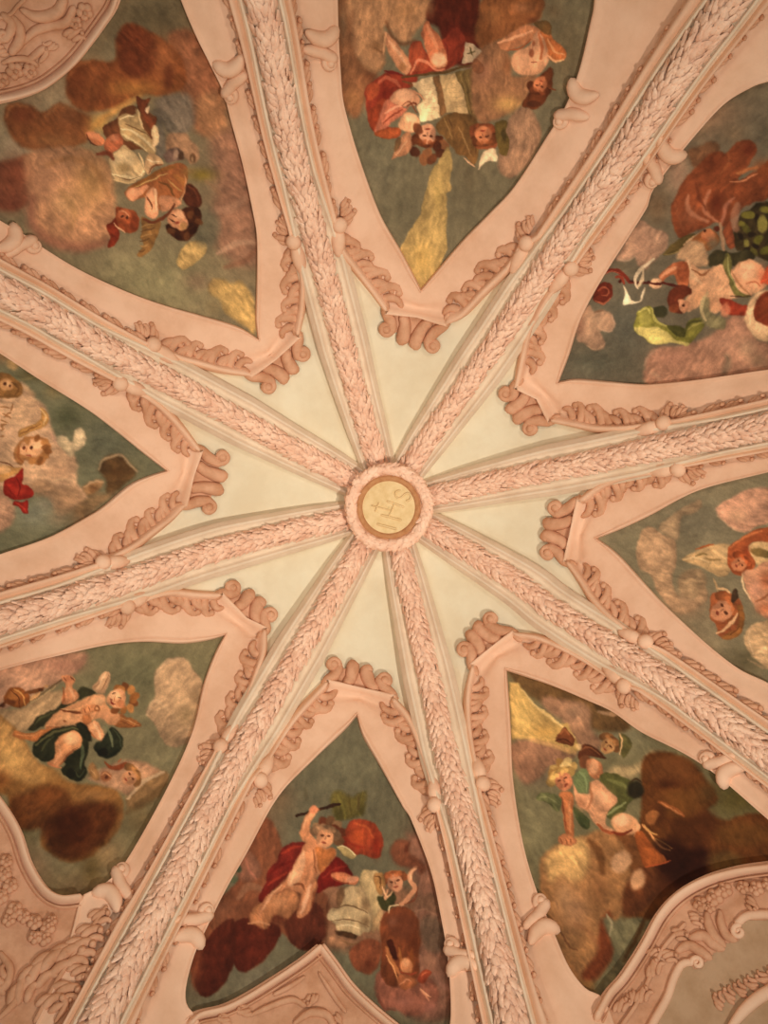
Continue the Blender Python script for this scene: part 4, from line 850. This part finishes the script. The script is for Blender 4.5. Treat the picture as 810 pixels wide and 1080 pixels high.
def paint_S(X, Y):
    P = Paint(X, Y, (108,101,78), 67); P.T(250, 680, 2.7)
    P.g(330, 350, 120, 110, (110,104,80)); P.g(60, 560, 60, 110, (130,88,62)); P.g(120, 440, 50, 60, (112,92,68)); P.g(540, 600, 60, 90, (120,72,50)); P.g(560, 760, 60, 120, (130,94,72)); P.g(60, 960, 100, 60, (112,104,84)); P.g(330, 920, 60, 60, (106,102,80)); P.g(480, 860, 60, 60, (150,104,78))
    P.T(260, 830)
    P.b([480,60,530,20,600,60,680,30,670,150,640,170,560,190,500,180], (104,92,44), 3); P.s([520,50,550,120,560,180], 16, (130,118,54), 2, .8); P.s([580,40,590,110,600,160], 12, (84,72,34), 2, .8); P.s([640,60,640,130], 14, (88,70,38), 2, .8); P.s([330,10,340,70], 20, (94,84,60), 3, .6)
    P.T(180, 860, 3.68)
    P.b([70,560,90,380,150,330,240,340,330,330,420,350,500,330,520,420,470,470,430,480,400,530,330,500,300,440,250,470,220,520,150,560,130,640,80,640], (0,0,0), 1, 0)
    P.T(0, 0, 1)
    P.b([300,940,330,925,380,940,425,935,445,960,430,1000,380,1005,340,1000,305,990], (136,96,70), 7); P.b([430,880,462,900,480,960,484,1060,450,1080,420,1060,415,1000,440,950], (134,92,72), 7)
    P.b([196,1010,200,975,225,950,245,935,262,905,262,870,285,865,300,900,320,935,345,945,345,985,330,1003,310,998,297,985,285,1005,270,1020,255,1024,246,1018,232,1042,214,1050,204,1042,200,1025], (126,74,48), 2.2)
    P.b([246,1018,240,1000,246,975,262,968,290,975,296,986,284,1006,270,1019,256,1026], (92,36,22), 1.8); P.b([206,1040,212,1000,236,972,248,975,246,1015,234,1040,216,1052], (88,36,22), 1.8); P.g(206, 1012, 8, 30, (130,66,40), .9); P.b([300,975,318,950,340,960,342,988,328,1002,310,998], (94,44,28), 2); P.g(290, 965, 26, 14, (112,52,32), .8); P.g(225, 960, 22, 12, (132,84,60), .8)
    P.b([262,968,270,955,290,945,306,938,316,950,304,970,290,965,280,980,268,975], (182,118,76), 2); P.g(294, 952, 12, 8, (202,140,96), .8); P.s([262,975,272,972,284,976], 3, (200,140,98), 1, .7); P.s([250,948,262,935,280,940], 8, (150,104,76), 3, .7)
    P.T(260, 830)
    P.b([180,400,200,350,260,320,330,320,340,370,260,480,200,540,120,620,90,660,65,640,100,560,120,480,170,430], (118,36,26), 1.2); P.s([200,380,260,350,310,340], 18, (164,56,34), 1.5, .8); P.s([130,500,190,450,250,430], 14, (108,26,18), 1.5, .8); P.s([120,560,180,520,230,490], 14, (164,58,36), 1.5, .7); P.s([75,640,110,600,140,560], 14, (112,30,20), 1.2)
    P.b([400,560,420,490,470,440,500,400,560,430,600,490,595,520,540,560,470,575,400,610], (120,30,22), 1.2); P.s([430,520,500,470,570,450], 14, (150,48,34), 1.4, .8)
    P.b([500,260,560,250,590,200,640,185,720,200,765,260,778,330,760,400,720,412,660,390,600,400,560,370,540,320], (158,64,36), 1.2); P.g(640, 280, 50, 50, (198,86,40), .8); P.g(740, 340, 26, 60, (140,40,22), .8); P.s([570,300,620,340,680,350], 16, (150,46,26), 2, .7); P.s([620,210,680,230,720,290], 14, (210,104,52), 2, .6); P.g(560, 330, 24, 40, (130,40,24), .8)
    P.s([285,165,370,140,440,120,530,100], 18, (60,36,22), .9, taper=False); P.e(400, 132, 14, 10, (110,70,44), .8)
    P.b([300,270,315,210,345,150,385,120,400,140,370,190,360,250,390,310,340,330], (206,136,92), 1.1); P.s([315,250,335,190,365,150], 10, (226,164,120), 1.1, .8); P.e(380, 130, 24, 22, (212,132,92), .9)
    P.b([330,330,390,300,440,350,490,350,508,390,470,440,430,490,400,520,405,560,380,600,370,680,330,740,290,745,290,690,310,620,260,590,210,590,130,650,70,750,65,720,100,640,170,580,230,520,270,440,300,390], (198,130,88), 1.2)
    P.b([300,390,330,370,330,450,300,540,240,570,230,520,270,450], (224,166,124), 1.6, .9); P.b([390,350,450,360,490,350,505,390,470,440,430,490,410,460], (186,110,56), 1.6, .9); P.s([380,360,385,430,400,490], 10, (140,80,44), 1.2, .8); P.s([270,560,310,560,330,590], 14, (120,66,38), 1.4, .8); P.s([360,560,340,640,310,720], 26, (226,170,132), 2, .8); P.s([200,560,140,620,90,700], 14, (222,162,120), 1.3, .8); P.s([400,530,390,600,370,680], 8, (146,82,48), 1, .8)
    for i, (x, y) in enumerate(((410,230),(440,205),(480,200),(515,225),(530,265),(525,310),(400,255),(500,250))): P.e(x, y, 36, 28, ((150,110,74),(120,80,50),(112,56,32))[(i*2) % 3], 1.1, .95, i*40)
    face(P, 446, 288, 70, -78, (138,102,72), (214,148,104))
    P.b([510,350,545,338,600,370,628,395,600,412,550,390], (176,150,98), .9); P.s([515,345,560,345,620,390], 9, (222,198,148), .8)
    P.b([480,500,540,485,600,510,640,530,620,560,560,550,500,530], (200,120,80), 1.1); P.e(600, 530, 36, 18, (222,150,112), 1.2); P.s([490,520,530,540,580,550], 8, (132,58,36), 1)
    P.b([660,480,720,478,760,500,780,560,760,640,720,600,650,560], (190,160,112), 1.6); P.b([640,560,700,580,740,640,760,760,720,830,690,740], (172,140,98), 2.5, .9)
    P.b([540,600,580,570,640,570,690,620,715,690,700,740,540,700,520,650], (170,142,104), 1.3); P.e(590, 620, 40, 44, (192,164,124), 3, .8); P.g(680, 680, 26, 50, (128,98,66), .8); P.b([520,600,545,570,560,620,530,680,510,660], (120,84,56), 1.6, .9)
    P.b([460,740,475,700,540,690,640,690,715,740,710,820,660,830,560,800,490,780], (176,150,112), 1.1); P.e(500, 740, 34, 26, (208,182,140), 2.4, .9); P.s([500,690,590,680,690,720], 9, (112,84,56), 1); P.s([480,770,580,760,700,800], 7, (120,92,62), 1); P.g(680, 770, 36, 36, (118,90,60), .8)
    P.b([510,790,580,780,660,810,650,850,600,840,530,830], (184,156,116), 1.1); P.s([520,800,580,790,640,815], 9, (210,186,146), 1); P.b([505,825,560,825,630,850,610,870,540,850], (74,48,28), 1.2); P.b([470,850,560,870,640,880,620,910,520,920,470,900], (150,108,78), 3, .9); P.s([540,880,600,900,650,880], 14, (118,84,54), 2, .7)
    P.T(340, 880)
    P.b([150,690,180,640,240,600,320,610,340,680,310,760,270,800,220,790,175,760], (128,70,44), 2); P.g(270, 740, 34, 34, (104,50,30), .8)
    P.b([225,240,260,210,320,215,350,300,340,400,320,500,290,470,270,380,225,310], (184,156,112), 1.6); P.b([290,500,340,420,350,520,330,560], (176,140,98), 2, .8)
    P.b([300,880,310,800,370,760,440,850,520,870,600,820,660,880,660,960,600,1010,500,1040,420,1000,350,990,315,940], (142,86,66), 2.4); P.g(460, 960, 80, 40, (160,100,82), .8); P.s([310,920,350,990,420,1005], 12, (120,62,48), 2, .8); P.s([560,890,590,920,610,950], 14, (196,130,96), 1.4); P.g(620, 990, 50, 40, (150,96,80), .8); P.s([640,800,680,860,740,900], 30, (150,104,86), 5, .7)
    P.b([335,490,370,440,440,415,510,435,555,510,565,590,550,680,550,800,520,840,460,820,440,780,430,870,360,850,330,770,340,680,330,580], (122,64,36), 1.5)
    P.e(460, 520, 80, 80, (112,60,38), 5, .8); P.g(400, 500, 30, 30, (140,86,62), .8); P.g(520, 620, 30, 60, (104,50,26), .8); P.b([368,610,395,605,420,660,430,715,405,710,380,660], (68,30,18), 1.2); P.s([365,650,400,730,440,800], 24, (170,104,60), 1.6); P.s([370,690,410,770,430,830], 9, (206,140,88), 1); P.s([440,650,450,720,470,800], 18, (160,96,50), 1.6); P.s([510,660,515,740,500,800], 20, (130,70,34), 1.6)
    P.e(480, 750, 36, 44, (196,126,82), 1.6); P.e(478, 735, 22, 22, (220,156,110), 1.6, .8); P.s([450,790,490,800,530,790], 14, (150,66,40), 1); P.b([540,840,560,790,600,770,625,790,600,820,580,850], (150,66,40), 1.1); P.s([560,810,600,790], 8, (190,100,64), .9); P.b([430,820,480,800,540,840,520,880,450,880], (158,92,56), 1.4); P.s([560,880,590,910,620,930], 10, (214,150,112), 1.1); P.s([440,860,480,830,510,840], 9, (200,130,90), 1)
    P.b([315,360,360,355,400,330,425,370,410,410,370,440,330,410], (70,66,36), 1.2); P.s([380,450,390,415,440,405], 9, (216,184,140), .9)
    face(P, 415, 275, 62, -100, (150,84,48), (212,146,108)); P.s([375,320,360,370,385,350], 12, (208,150,108), 1.1); P.s([455,400,500,360,530,310,500,260,510,215,535,195], 26, (204,142,104), 1.2, taper=False); P.s([500,260,510,215,530,200], 12, (228,172,130), 1.1, .8); P.s([470,400,530,370,545,300], 10, (124,62,38), 1, .8); P.b([290,240,320,220,350,230,360,290,340,350,310,320], (172,124,72), 1.2); P.s([300,240,330,250,330,310], 8, (110,72,38), .9); P.s([345,300,370,360,400,330], 10, (222,170,126), 1)
    P.b([400,60,440,30,500,50,500,110,560,150,600,200,560,230,540,190,470,190,420,170,390,110], (118,66,44), 3, .9); P.e(480, 85, 14, 24, (92,46,30), 1.5, .8); P.s([530,440,590,430,650,470], 10, (160,118,92), 2, .8); P.b([540,360,620,340,680,380,700,460,620,440,560,420], (122,88,66), 3, .8); P.b([560,500,640,470,700,540,700,640,640,680,580,640], (106,84,66), 4, .8); P.g(620, 720, 50, 40, (156,110,86), .8)
    P.T(180, 860, 3.68)
    P.b([255,150,290,130,330,170,350,230,300,260,260,240], (134,88,66), 3); P.e(263, 210, 12, 14, (72,78,56), 1.5); P.e(240, 250, 16, 12, (82,88,64), 1.5); P.s([290,170,300,210,330,250], 10, (168,104,82), 2, .8)
    return P.out()
def paint_SW(X, Y):
    P = Paint(X, Y, (124,113,82), 79); P.T(0, 680, 2.7)
    P.g(420, 80, 160, 90, (112,106,76)); P.g(480, 300, 100, 80, (124,114,84)); P.g(60, 520, 60, 60, (96,90,60)); P.g(100, 640, 60, 80, (134,112,84)); P.g(230, 690, 90, 50, (126,104,72)); P.g(300, 600, 60, 60, (150,122,84)); P.g(260, 640, 30, 50, (110,88,48), .8); P.g(400, 500, 60, 60, (118,98,64), .8)
    P.b([-20,60,80,40,240,20,235,60,200,90,100,140,0,190,-20,180], (176,130,102), 3); P.g(180, 60, 60, 24, (168,116,92), .8); P.b([-20,190,60,180,150,130,190,160,120,220,60,250,-20,240], (170,136,98), 3)
    P.b([415,190,440,150,438,90,470,45,520,36,550,70,580,120,590,220,540,280,480,290,440,230], (172,138,104), 1.8); P.g(500, 110, 40, 50, (184,148,112), .7); P.s([418,200,440,160,480,190], 10, (192,158,122), 2, .6); P.g(530, 200, 30, 30, (150,122,86), .8); P.s([440,100,470,50,520,40], 10, (190,156,120), 2, .6); P.g(560, 150, 20, 30, (140,112,80), .8)
    P.b([-20,210,30,230,60,260,100,330,150,355,190,390,260,400,320,410,345,440,345,500,310,560,250,610,200,622,150,600,115,570,115,520,70,525,30,500,20,430,-20,410], (142,96,48), 3); P.b([-20,210,20,225,60,270,110,340,140,370,100,400,40,380,-20,360], (192,144,84), 5, .9); P.g(30, 330, 40, 40, (202,156,92), .8); P.g(0, 380, 30, 26, (128,74,34), .8)
    P.b([30,440,80,420,140,400,190,420,210,480,170,520,115,525,60,525,30,490], (104,58,26), 5, .9); P.b([120,530,160,480,230,450,310,450,335,490,310,550,250,600,200,615,150,595], (88,44,20), 6, .9); P.e(210, 520, 50, 50, (70,32,15), 7, .8); P.g(270, 430, 60, 20, (160,112,64), .8); P.g(130, 370, 60, 24, (176,128,70), .8); P.s([345,450,340,510,300,560], 14, (134,90,48), 4, .7)
    P.b([250,380,300,350,360,330,420,340,460,370,430,400,380,430,340,420,290,400], (172,128,96), 3); P.b([360,440,400,400,450,365,480,370,460,420,420,450,370,470], (140,106,68), 2.5); P.s([365,440,410,390,465,365], 12, (182,150,116), 1.6); P.s([360,480,430,440,470,400], 24, (104,78,46), 4, .6)
    P.T(0, 690)
    P.b([20,260,40,200,90,185,140,210,170,240,160,280,110,305,50,290], (140,78,34), 1.1); P.e(75, 235, 34, 30, (176,110,54), 2, .8); P.s([80,195,125,235,140,290], 10, (200,140,76), 1); P.s([60,200,100,245,110,300], 6, (92,48,24), .8); P.e(60, 270, 26, 16, (100,52,24), 1.4, .8); P.s([140,220,190,210,245,195], 22, (112,66,34), 1); P.e(230, 205, 16, 10, (84,46,24), .8); P.b([165,260,185,230,230,215,210,245,180,265], (196,146,96), 1); P.s([-10,300,20,280,40,255], 16, (110,60,30), 1); P.e(10, 290, 16, 14, (72,36,20), 1, .8)
    P.s([180,265,260,210,340,150,400,125], 6, (104,72,44), .8); P.s([170,280,260,225,330,170], 4, (190,150,106), .7); P.s([255,185,270,180], 14, (170,124,80), 1)
    P.b([520,190,555,150,580,105,620,105,625,150,605,200,590,225,540,220], (196,150,110), 1); P.s([545,200,575,150,595,115], 7, (224,180,138), .9); P.s([570,210,600,160,615,120], 6, (150,104,70), .8); P.s([530,195,560,165], 6, (160,112,76), .8)
    P.b([650,350,680,340,730,360,780,385,805,415,760,420,700,425,650,410], (150,92,48), 1); P.s([680,360,730,380,790,410], 7, (184,126,76), .9); P.s([670,380,720,400,770,418], 6, (116,66,34), .8)
    P.b([160,430,190,380,250,340,320,310,350,260,360,240,420,240,450,190,490,190,540,225,500,240,430,270,380,300,300,360,260,400,210,430], (58,54,32), 1.1); P.s([190,400,240,360,310,330], 9, (88,84,52), 1, .8)
    P.b([345,130,370,120,410,125,425,150,410,185,440,220,440,255,400,280,350,285,345,240,370,190], (206,136,90), 1); P.s([390,190,410,220,420,250], 18, (226,166,120), 1.4, .8); P.s([355,190,360,240,350,280], 14, (152,84,46), 1.2, .8); P.e(385, 140, 28, 22, (206,130,86), .9); P.s([400,125,420,150], 7, (112,58,32), .7); P.s([360,130,372,150], 6, (120,62,36), .7)
    P.b([250,420,290,360,360,310,440,270,520,235,590,235,600,280,620,310,680,350,665,400,620,400,580,370,520,380,500,400,440,400,350,410,290,440], (206,142,96), 1.1); P.g(560, 265, 40, 30, (232,178,130), .8); P.g(380, 370, 60, 40, (222,162,114), .8); P.g(600, 350, 40, 30, (216,150,106), .8); P.s([340,320,400,330,460,330,520,310], 14, (120,66,36), 1); P.s([345,315,420,318,500,290], 6, (214,156,104), .8); P.e(365, 382, 9, 6, (150,90,54), .8); P.s([260,420,330,420,430,410], 9, (156,94,54), 1)
    P.b([70,465,80,435,110,440,160,450,250,430,300,430,250,470,200,500,140,490,100,480], (186,112,60), 1); P.s([90,455,160,465,240,445], 9, (214,144,88), 1, .8)
    P.b([180,540,200,500,260,450,330,420,420,410,480,430,500,490,500,560,480,620,496,670,470,715,420,725,370,700,345,660,370,620,290,610,240,610,195,580], (46,46,28), 1.2); P.s([200,520,280,460,380,425,460,430], 14, (98,92,56), 1.2); P.s([230,550,270,500,300,470], 14, (82,80,48), 1.4, .8); P.s([450,470,470,560,450,660], 16, (84,90,62), 1.3); P.s([420,660,450,700,480,660], 10, (76,80,54), 1.1, .8); P.e(400, 680, 30, 30, (28,26,18), 1.6, .8)
    P.b([310,540,320,490,370,450,430,440,465,480,455,530,410,560,370,600,340,640,320,650,280,635,270,615,310,590], (208,140,92), 1.1); P.e(405, 485, 46, 34, (234,178,128), 2.2, .85); P.s([330,520,340,570,310,620], 12, (222,158,112), 1.2, .8); P.s([440,530,390,570,345,630], 8, (140,76,42), 1, .8); P.s([275,620,310,640,345,650], 10, (196,120,76), .9)
    P.b([470,360,510,390,540,380,580,430,600,480,580,495,540,480,500,440,480,400], (214,150,104), 1.1); P.s([530,400,560,440,570,480], 16, (234,180,134), 1.4, .8); P.s([480,380,500,430,540,480], 10, (170,98,56), 1); P.b([465,350,500,330,520,380,490,410,470,390], (184,112,64), 1)
    P.b([455,320,490,290,530,290,560,300,560,325,530,330,490,345,470,345], (204,132,84), .9); P.e(552, 310, 17, 17, (150,88,50), .8); P.e(552, 310, 8, 8, (206,148,100), .7); P.s([500,300,510,330], 5, (130,70,40), .7); P.s([475,310,485,335], 5, (130,70,40), .7)
    P.b([535,540,545,500,580,490,620,430,640,420,690,470,700,520,670,570,610,600,570,580], (44,46,30), 1.2); P.s([600,410,625,460,640,530], 14, (104,106,76), 1.2); P.s([640,430,680,480,690,530], 9, (72,76,52), 1, .8); P.b([430,400,480,400,520,470,510,500,470,470], (40,38,24), 1.1); P.e(580, 560, 30, 26, (26,24,18), 1.4, .8)
    P.b([590,610,640,640,720,620,700,650,650,665,610,650], (146,72,38), 1); P.s([670,620,690,600], 8, (160,90,54), .8); P.e(600, 700, 34, 28, (150,92,56), 1.4); P.s([575,690,600,680,630,700], 8, (196,136,92), .9); P.e(605, 705, 10, 12, (96,50,30), .9); P.b([500,650,530,620,560,680,560,720,520,710], (150,108,66), 1.6); P.s([520,660,540,690], 8, (180,136,90), 1)
    face(P, 740, 700, 58, -30, (142,96,54), (192,134,94), -1)
    for i, (x, y) in enumerate(((670,195),(710,185),(745,205),(765,240),(760,280),(740,310),(700,320),(650,320),(690,205),(755,260))): P.e(x, y, 26, 20, ((150,92,44),(118,66,32),(180,118,62))[i % 3], .9, .95, i*50)
    P.b([603,270,620,225,660,200,700,205,720,240,710,280,680,310,640,300], (218,152,106), 1); P.e(650, 235, 30, 24, (238,184,136), 1.5, .8); P.e(690, 285, 26, 22, (190,116,72), 1.5, .8); P.s([638,228,655,222], 7, DK, .6); P.s([672,250,690,255], 7, DK, .6); P.s([655,245,648,268], 6, (190,114,74), .7); P.s([630,268,640,282,655,285], 8, (140,50,36), .7); P.e(632, 262, 7, 5, (130,70,50), .7)
    return P.out()
def paint_W(X, Y):
    P = Paint(X, Y, (112,108,82), 83); P.T(0, 360)
    P.g(600, 560, 140, 140, (104,102,80)); P.g(380, 430, 90, 80, (86,86,60)); P.g(300, 280, 60, 50, (118,104,72)); P.g(160, 190, 90, 40, (98,88,58)); P.g(20, 70, 70, 60, (134,102,70)); P.g(220, 1000, 150, 90, (128,124,100)); P.g(470, 1000, 100, 80, (132,104,74)); P.g(720, 720, 90, 70, (110,102,74))
    P.b([-30,260,60,290,120,230,180,290,210,330,260,380,290,480,330,560,420,650,440,720,435,800,500,870,440,930,330,960,280,900,200,860,100,860,-30,900], (188,148,114), 3); P.g(120, 440, 60, 70, (204,162,124), .8); P.g(330, 740, 70, 60, (196,150,114), .7); P.s([60,290,130,260,190,300], 30, (176,140,104), 4, .7); P.g(60, 520, 50, 40, (206,162,128), .7); P.s([280,800,350,780,430,800], 14, (206,168,130), 2, .7); P.s([290,520,320,570,380,600], 22, (196,150,124), 3, .7)
    P.b([315,560,350,530,385,560,410,570,420,510,460,490,485,530,475,590,430,630,400,660,350,610], (190,164,128), 1.6); P.s([430,510,455,540,450,590], 16, (206,180,142), 2, .7)
    P.b([180,800,260,790,330,830,430,830,470,880,440,950,330,1000,280,900,200,880], (146,112,82), 4, .8); P.g(250, 930, 60, 50, (126,116,98), .7); P.g(180, 980, 80, 60, (130,128,108), .8); P.b([-30,860,30,870,80,950,60,1040,-30,1090], (172,130,102), 4); P.g(330, 1010, 60, 50, (138,118,92), .7)
    P.b([560,730,575,680,620,645,690,650,730,690,775,730,760,770,700,820,640,870,600,850,600,790], (98,70,40), 3); P.s([560,730,570,685,610,660,680,650,730,690,780,740], 16, (178,148,112), 2.2, .8); P.g(660, 740, 60, 50, (86,58,30), .8); P.b([470,830,520,800,580,790,580,830,540,860,500,880], (150,112,74), 2.5); P.s([480,830,530,800,585,800], 12, (188,150,112), 2, .8); P.e(530, 840, 24, 28, (116,78,46), 3, .8); P.b([500,880,600,860,660,860,560,940,460,1000,420,960], (130,98,66), 4, .8)
    P.e(70, 125, 32, 34, (166,134,90), 2.5); P.s([100,220,170,205,240,200], 12, (130,116,76), 2, .7)
    P.b([-20,190,40,180,90,210,125,260,110,310,40,320,-20,300], (134,92,48), 1.3); P.e(35, 245, 38, 36, (186,134,86), 1.6); P.e(40, 240, 16, 16, (220,172,124), 1.4, .7); P.e(25, 240, 8, 9, DK, .7); P.e(52, 252, 7, 8, DK, .7); P.s([70,230,100,270,80,305], 12, (100,66,34), 1.4, .8)
    for pts in ([0,370,50,380],[10,410,60,430],[0,450,40,460],[60,390,72,355],[0,480,30,470],[0,510,20,500],[20,430,60,400],[0,545,20,540],[10,500,5,470]): P.s(pts, 11, (142,96,58), 1, .9)
    P.b([100,540,115,500,160,480,220,450,235,400,225,375,262,400,270,450,240,490,170,510,130,540], (178,128,70), 1.1); P.s([230,385,255,420,245,470], 10, (214,176,124), 1, .8); P.s([115,530,170,495,230,470], 7, (134,88,44), .9)
    P.b([75,640,100,580,150,545,210,535,265,560,288,610,275,660,240,700,190,700,140,680,120,710,80,680], (168,112,64), 1.2); P.b([110,640,120,580,170,555,230,560,245,610,220,650,180,660], (214,156,110), 1.2); P.e(200, 590, 30, 26, (232,180,132), 1.5, .7)
    for i, (x, y) in enumerate(((255,600),(260,650),(225,680),(180,685),(270,625),(150,560),(205,545),(250,570))): P.e(x, y, 24, 16, ((134,82,40),(176,118,64))[i % 2], .9, .9, i*50)
    P.e(178, 605, 9, 13, DK, .6); P.e(132, 605, 10, 12, (110,58,34), .7); P.s([150,600,150,630], 8, (180,112,74), .7); P.s([145,650,175,655], 7, (150,64,44), .7); P.s([105,600,100,660,130,690], 16, (146,88,46), 1.2)
    P.b([-20,720,40,710,90,720,130,720,120,750,60,770,20,800,-20,800], (186,134,76), 1.2); P.s([-10,680,40,695,75,715], 8, (110,64,36), .9); P.b([-20,690,40,710,60,740,-20,750], (206,158,110), 1.2, .8)
    P.b([15,830,30,790,80,770,110,740,132,725,130,780,120,810,160,825,188,860,175,890,120,900,80,905,40,885,20,870], (148,36,24), 1); P.g(110, 850, 40, 24, (172,54,34), .8); P.s([90,780,110,830,100,880], 9, (108,22,16), 1, .8); P.s([30,820,60,860,90,890], 8, (120,26,18), 1, .8); P.b([68,935,80,912,120,915,152,905,155,950,160,985,130,975,105,945], (142,34,24), .9); P.s([85,920,125,945,150,975], 6, (178,60,40), .8, .8)
    return P.out()
PAINT = {'NW': paint_NW, 'N': paint_N, 'NE': paint_NE, 'E': paint_E, 'SE': paint_SE, 'S': paint_S, 'SW': paint_SW, 'W': paint_W}
PLAB = {
 'NW': 'ceiling fresco of a dark-haired angel with white cloth beside a big pinkish cloud',
 'N': 'ceiling fresco of an angel in red with large open book and yellow ray',
 'NE': 'ceiling fresco of a figure stretching an arm above a billowing yellow-green scarf',
 'E': 'ceiling fresco of pale clouds with two small reddish angel heads on greenish grey sky',
 'SE': 'ceiling fresco of a blond cherub leaning on a cloud before a dark brown cloud mass',
 'S': 'ceiling fresco of a cherub with red cape raising a baton beside a stone vase',
 'SW': 'ceiling fresco of a winged cherub in dark green drapery holding a censer',
 'W': 'ceiling fresco of a curly cherub head among clouds over a small red cloth',
}
# ------------------------------------------------------------------ build everything
RLAB = {
 'A': 'laurel garland rib running to the top edge between white-cloth angel and open book frescoes',
 'B': 'laurel garland rib running to the upper right corner beside the open book fresco',
 'C': 'laurel garland rib running to the right edge below the yellow-green scarf fresco',
 'D': 'laurel garland rib running to the right edge above the leaning blond cherub fresco',
 'E': 'laurel garland rib running to the bottom edge right of the vase fresco',
 'F': 'laurel garland rib running to the bottom left between green-draped cherub and vase frescoes',
 'G': 'laurel garland rib running to the left edge above the green-draped cherub fresco',
 'H': 'laurel garland rib running to the left edge below the white-cloth angel fresco',
}
for k in 'ABCDEFGH': rib(k, RLAB[k])
for k in FR: frame(k)
for k in FR:
    o = patch('ceiling_fresco', fresco_poly(k), 1.0, 4, .012, M_PAINT, None, PAINT[k], clip=(-14, 824, -14, 1094))
    o['label'] = PLAB[k]; o['category'] = 'fresco'; o['group'] = 'painted frescoes of the vault'
boss(); cartouches()
# ------------------------------------------------------------------ camera and light
cam = bpy.data.cameras.new('camera'); co = bpy.data.objects.new('camera', cam); C.objects.link(co)
cam.sensor_fit = 'VERTICAL'; cam.sensor_height = 36; cam.lens = 36*F/1080; cam.clip_start = .05
co.location = (0, 0, EYE); co.rotation_euler = (math.pi, 0, 0)
bpy.context.scene.camera = co
def lamp(name, loc, target, energy, size, col, spread=180):
    l = bpy.data.lights.new(name, 'AREA'); l.shape = 'DISK'; l.size = size; l.energy = energy; l.color = col; l.spread = math.radians(spread)
    o = bpy.data.objects.new(name, l); C.objects.link(o); o.location = loc
    o.rotation_euler = (mathutils.Vector(target)-mathutils.Vector(loc)).to_track_quat('-Z', 'Y').to_euler()
LC = (1.0, .95, .86)
top = (0, 0, EYE+D)
for i in range(4):
    a = math.radians(45+90*i)
    lamp('nave_lamp', (3.2*math.cos(a), 3.2*math.sin(a), 1.4), (-.4*math.cos(a), -.4*math.sin(a), 9.0), (128, 34, 22, 46)[i], .22, LC, 100)
lamp('floor_glow', (0, 0, .3), top, 23, 1.2, LC, 112)
w = bpy.data.worlds.new('world'); bpy.context.scene.world = w; w.use_nodes = True
w.node_tree.nodes['Background'].inputs['Color'].default_value = (1.0, .9, .76, 1); w.node_tree.nodes['Background'].inputs['Strength'].default_value = .035
sc = bpy.context.scene
sc.view_settings.view_transform = 'Standard'; sc.view_settings.look = 'None'; sc.view_settings.gamma = 1
sc.view_settings.use_curve_mapping = False; sc.view_settings.exposure = 0.0
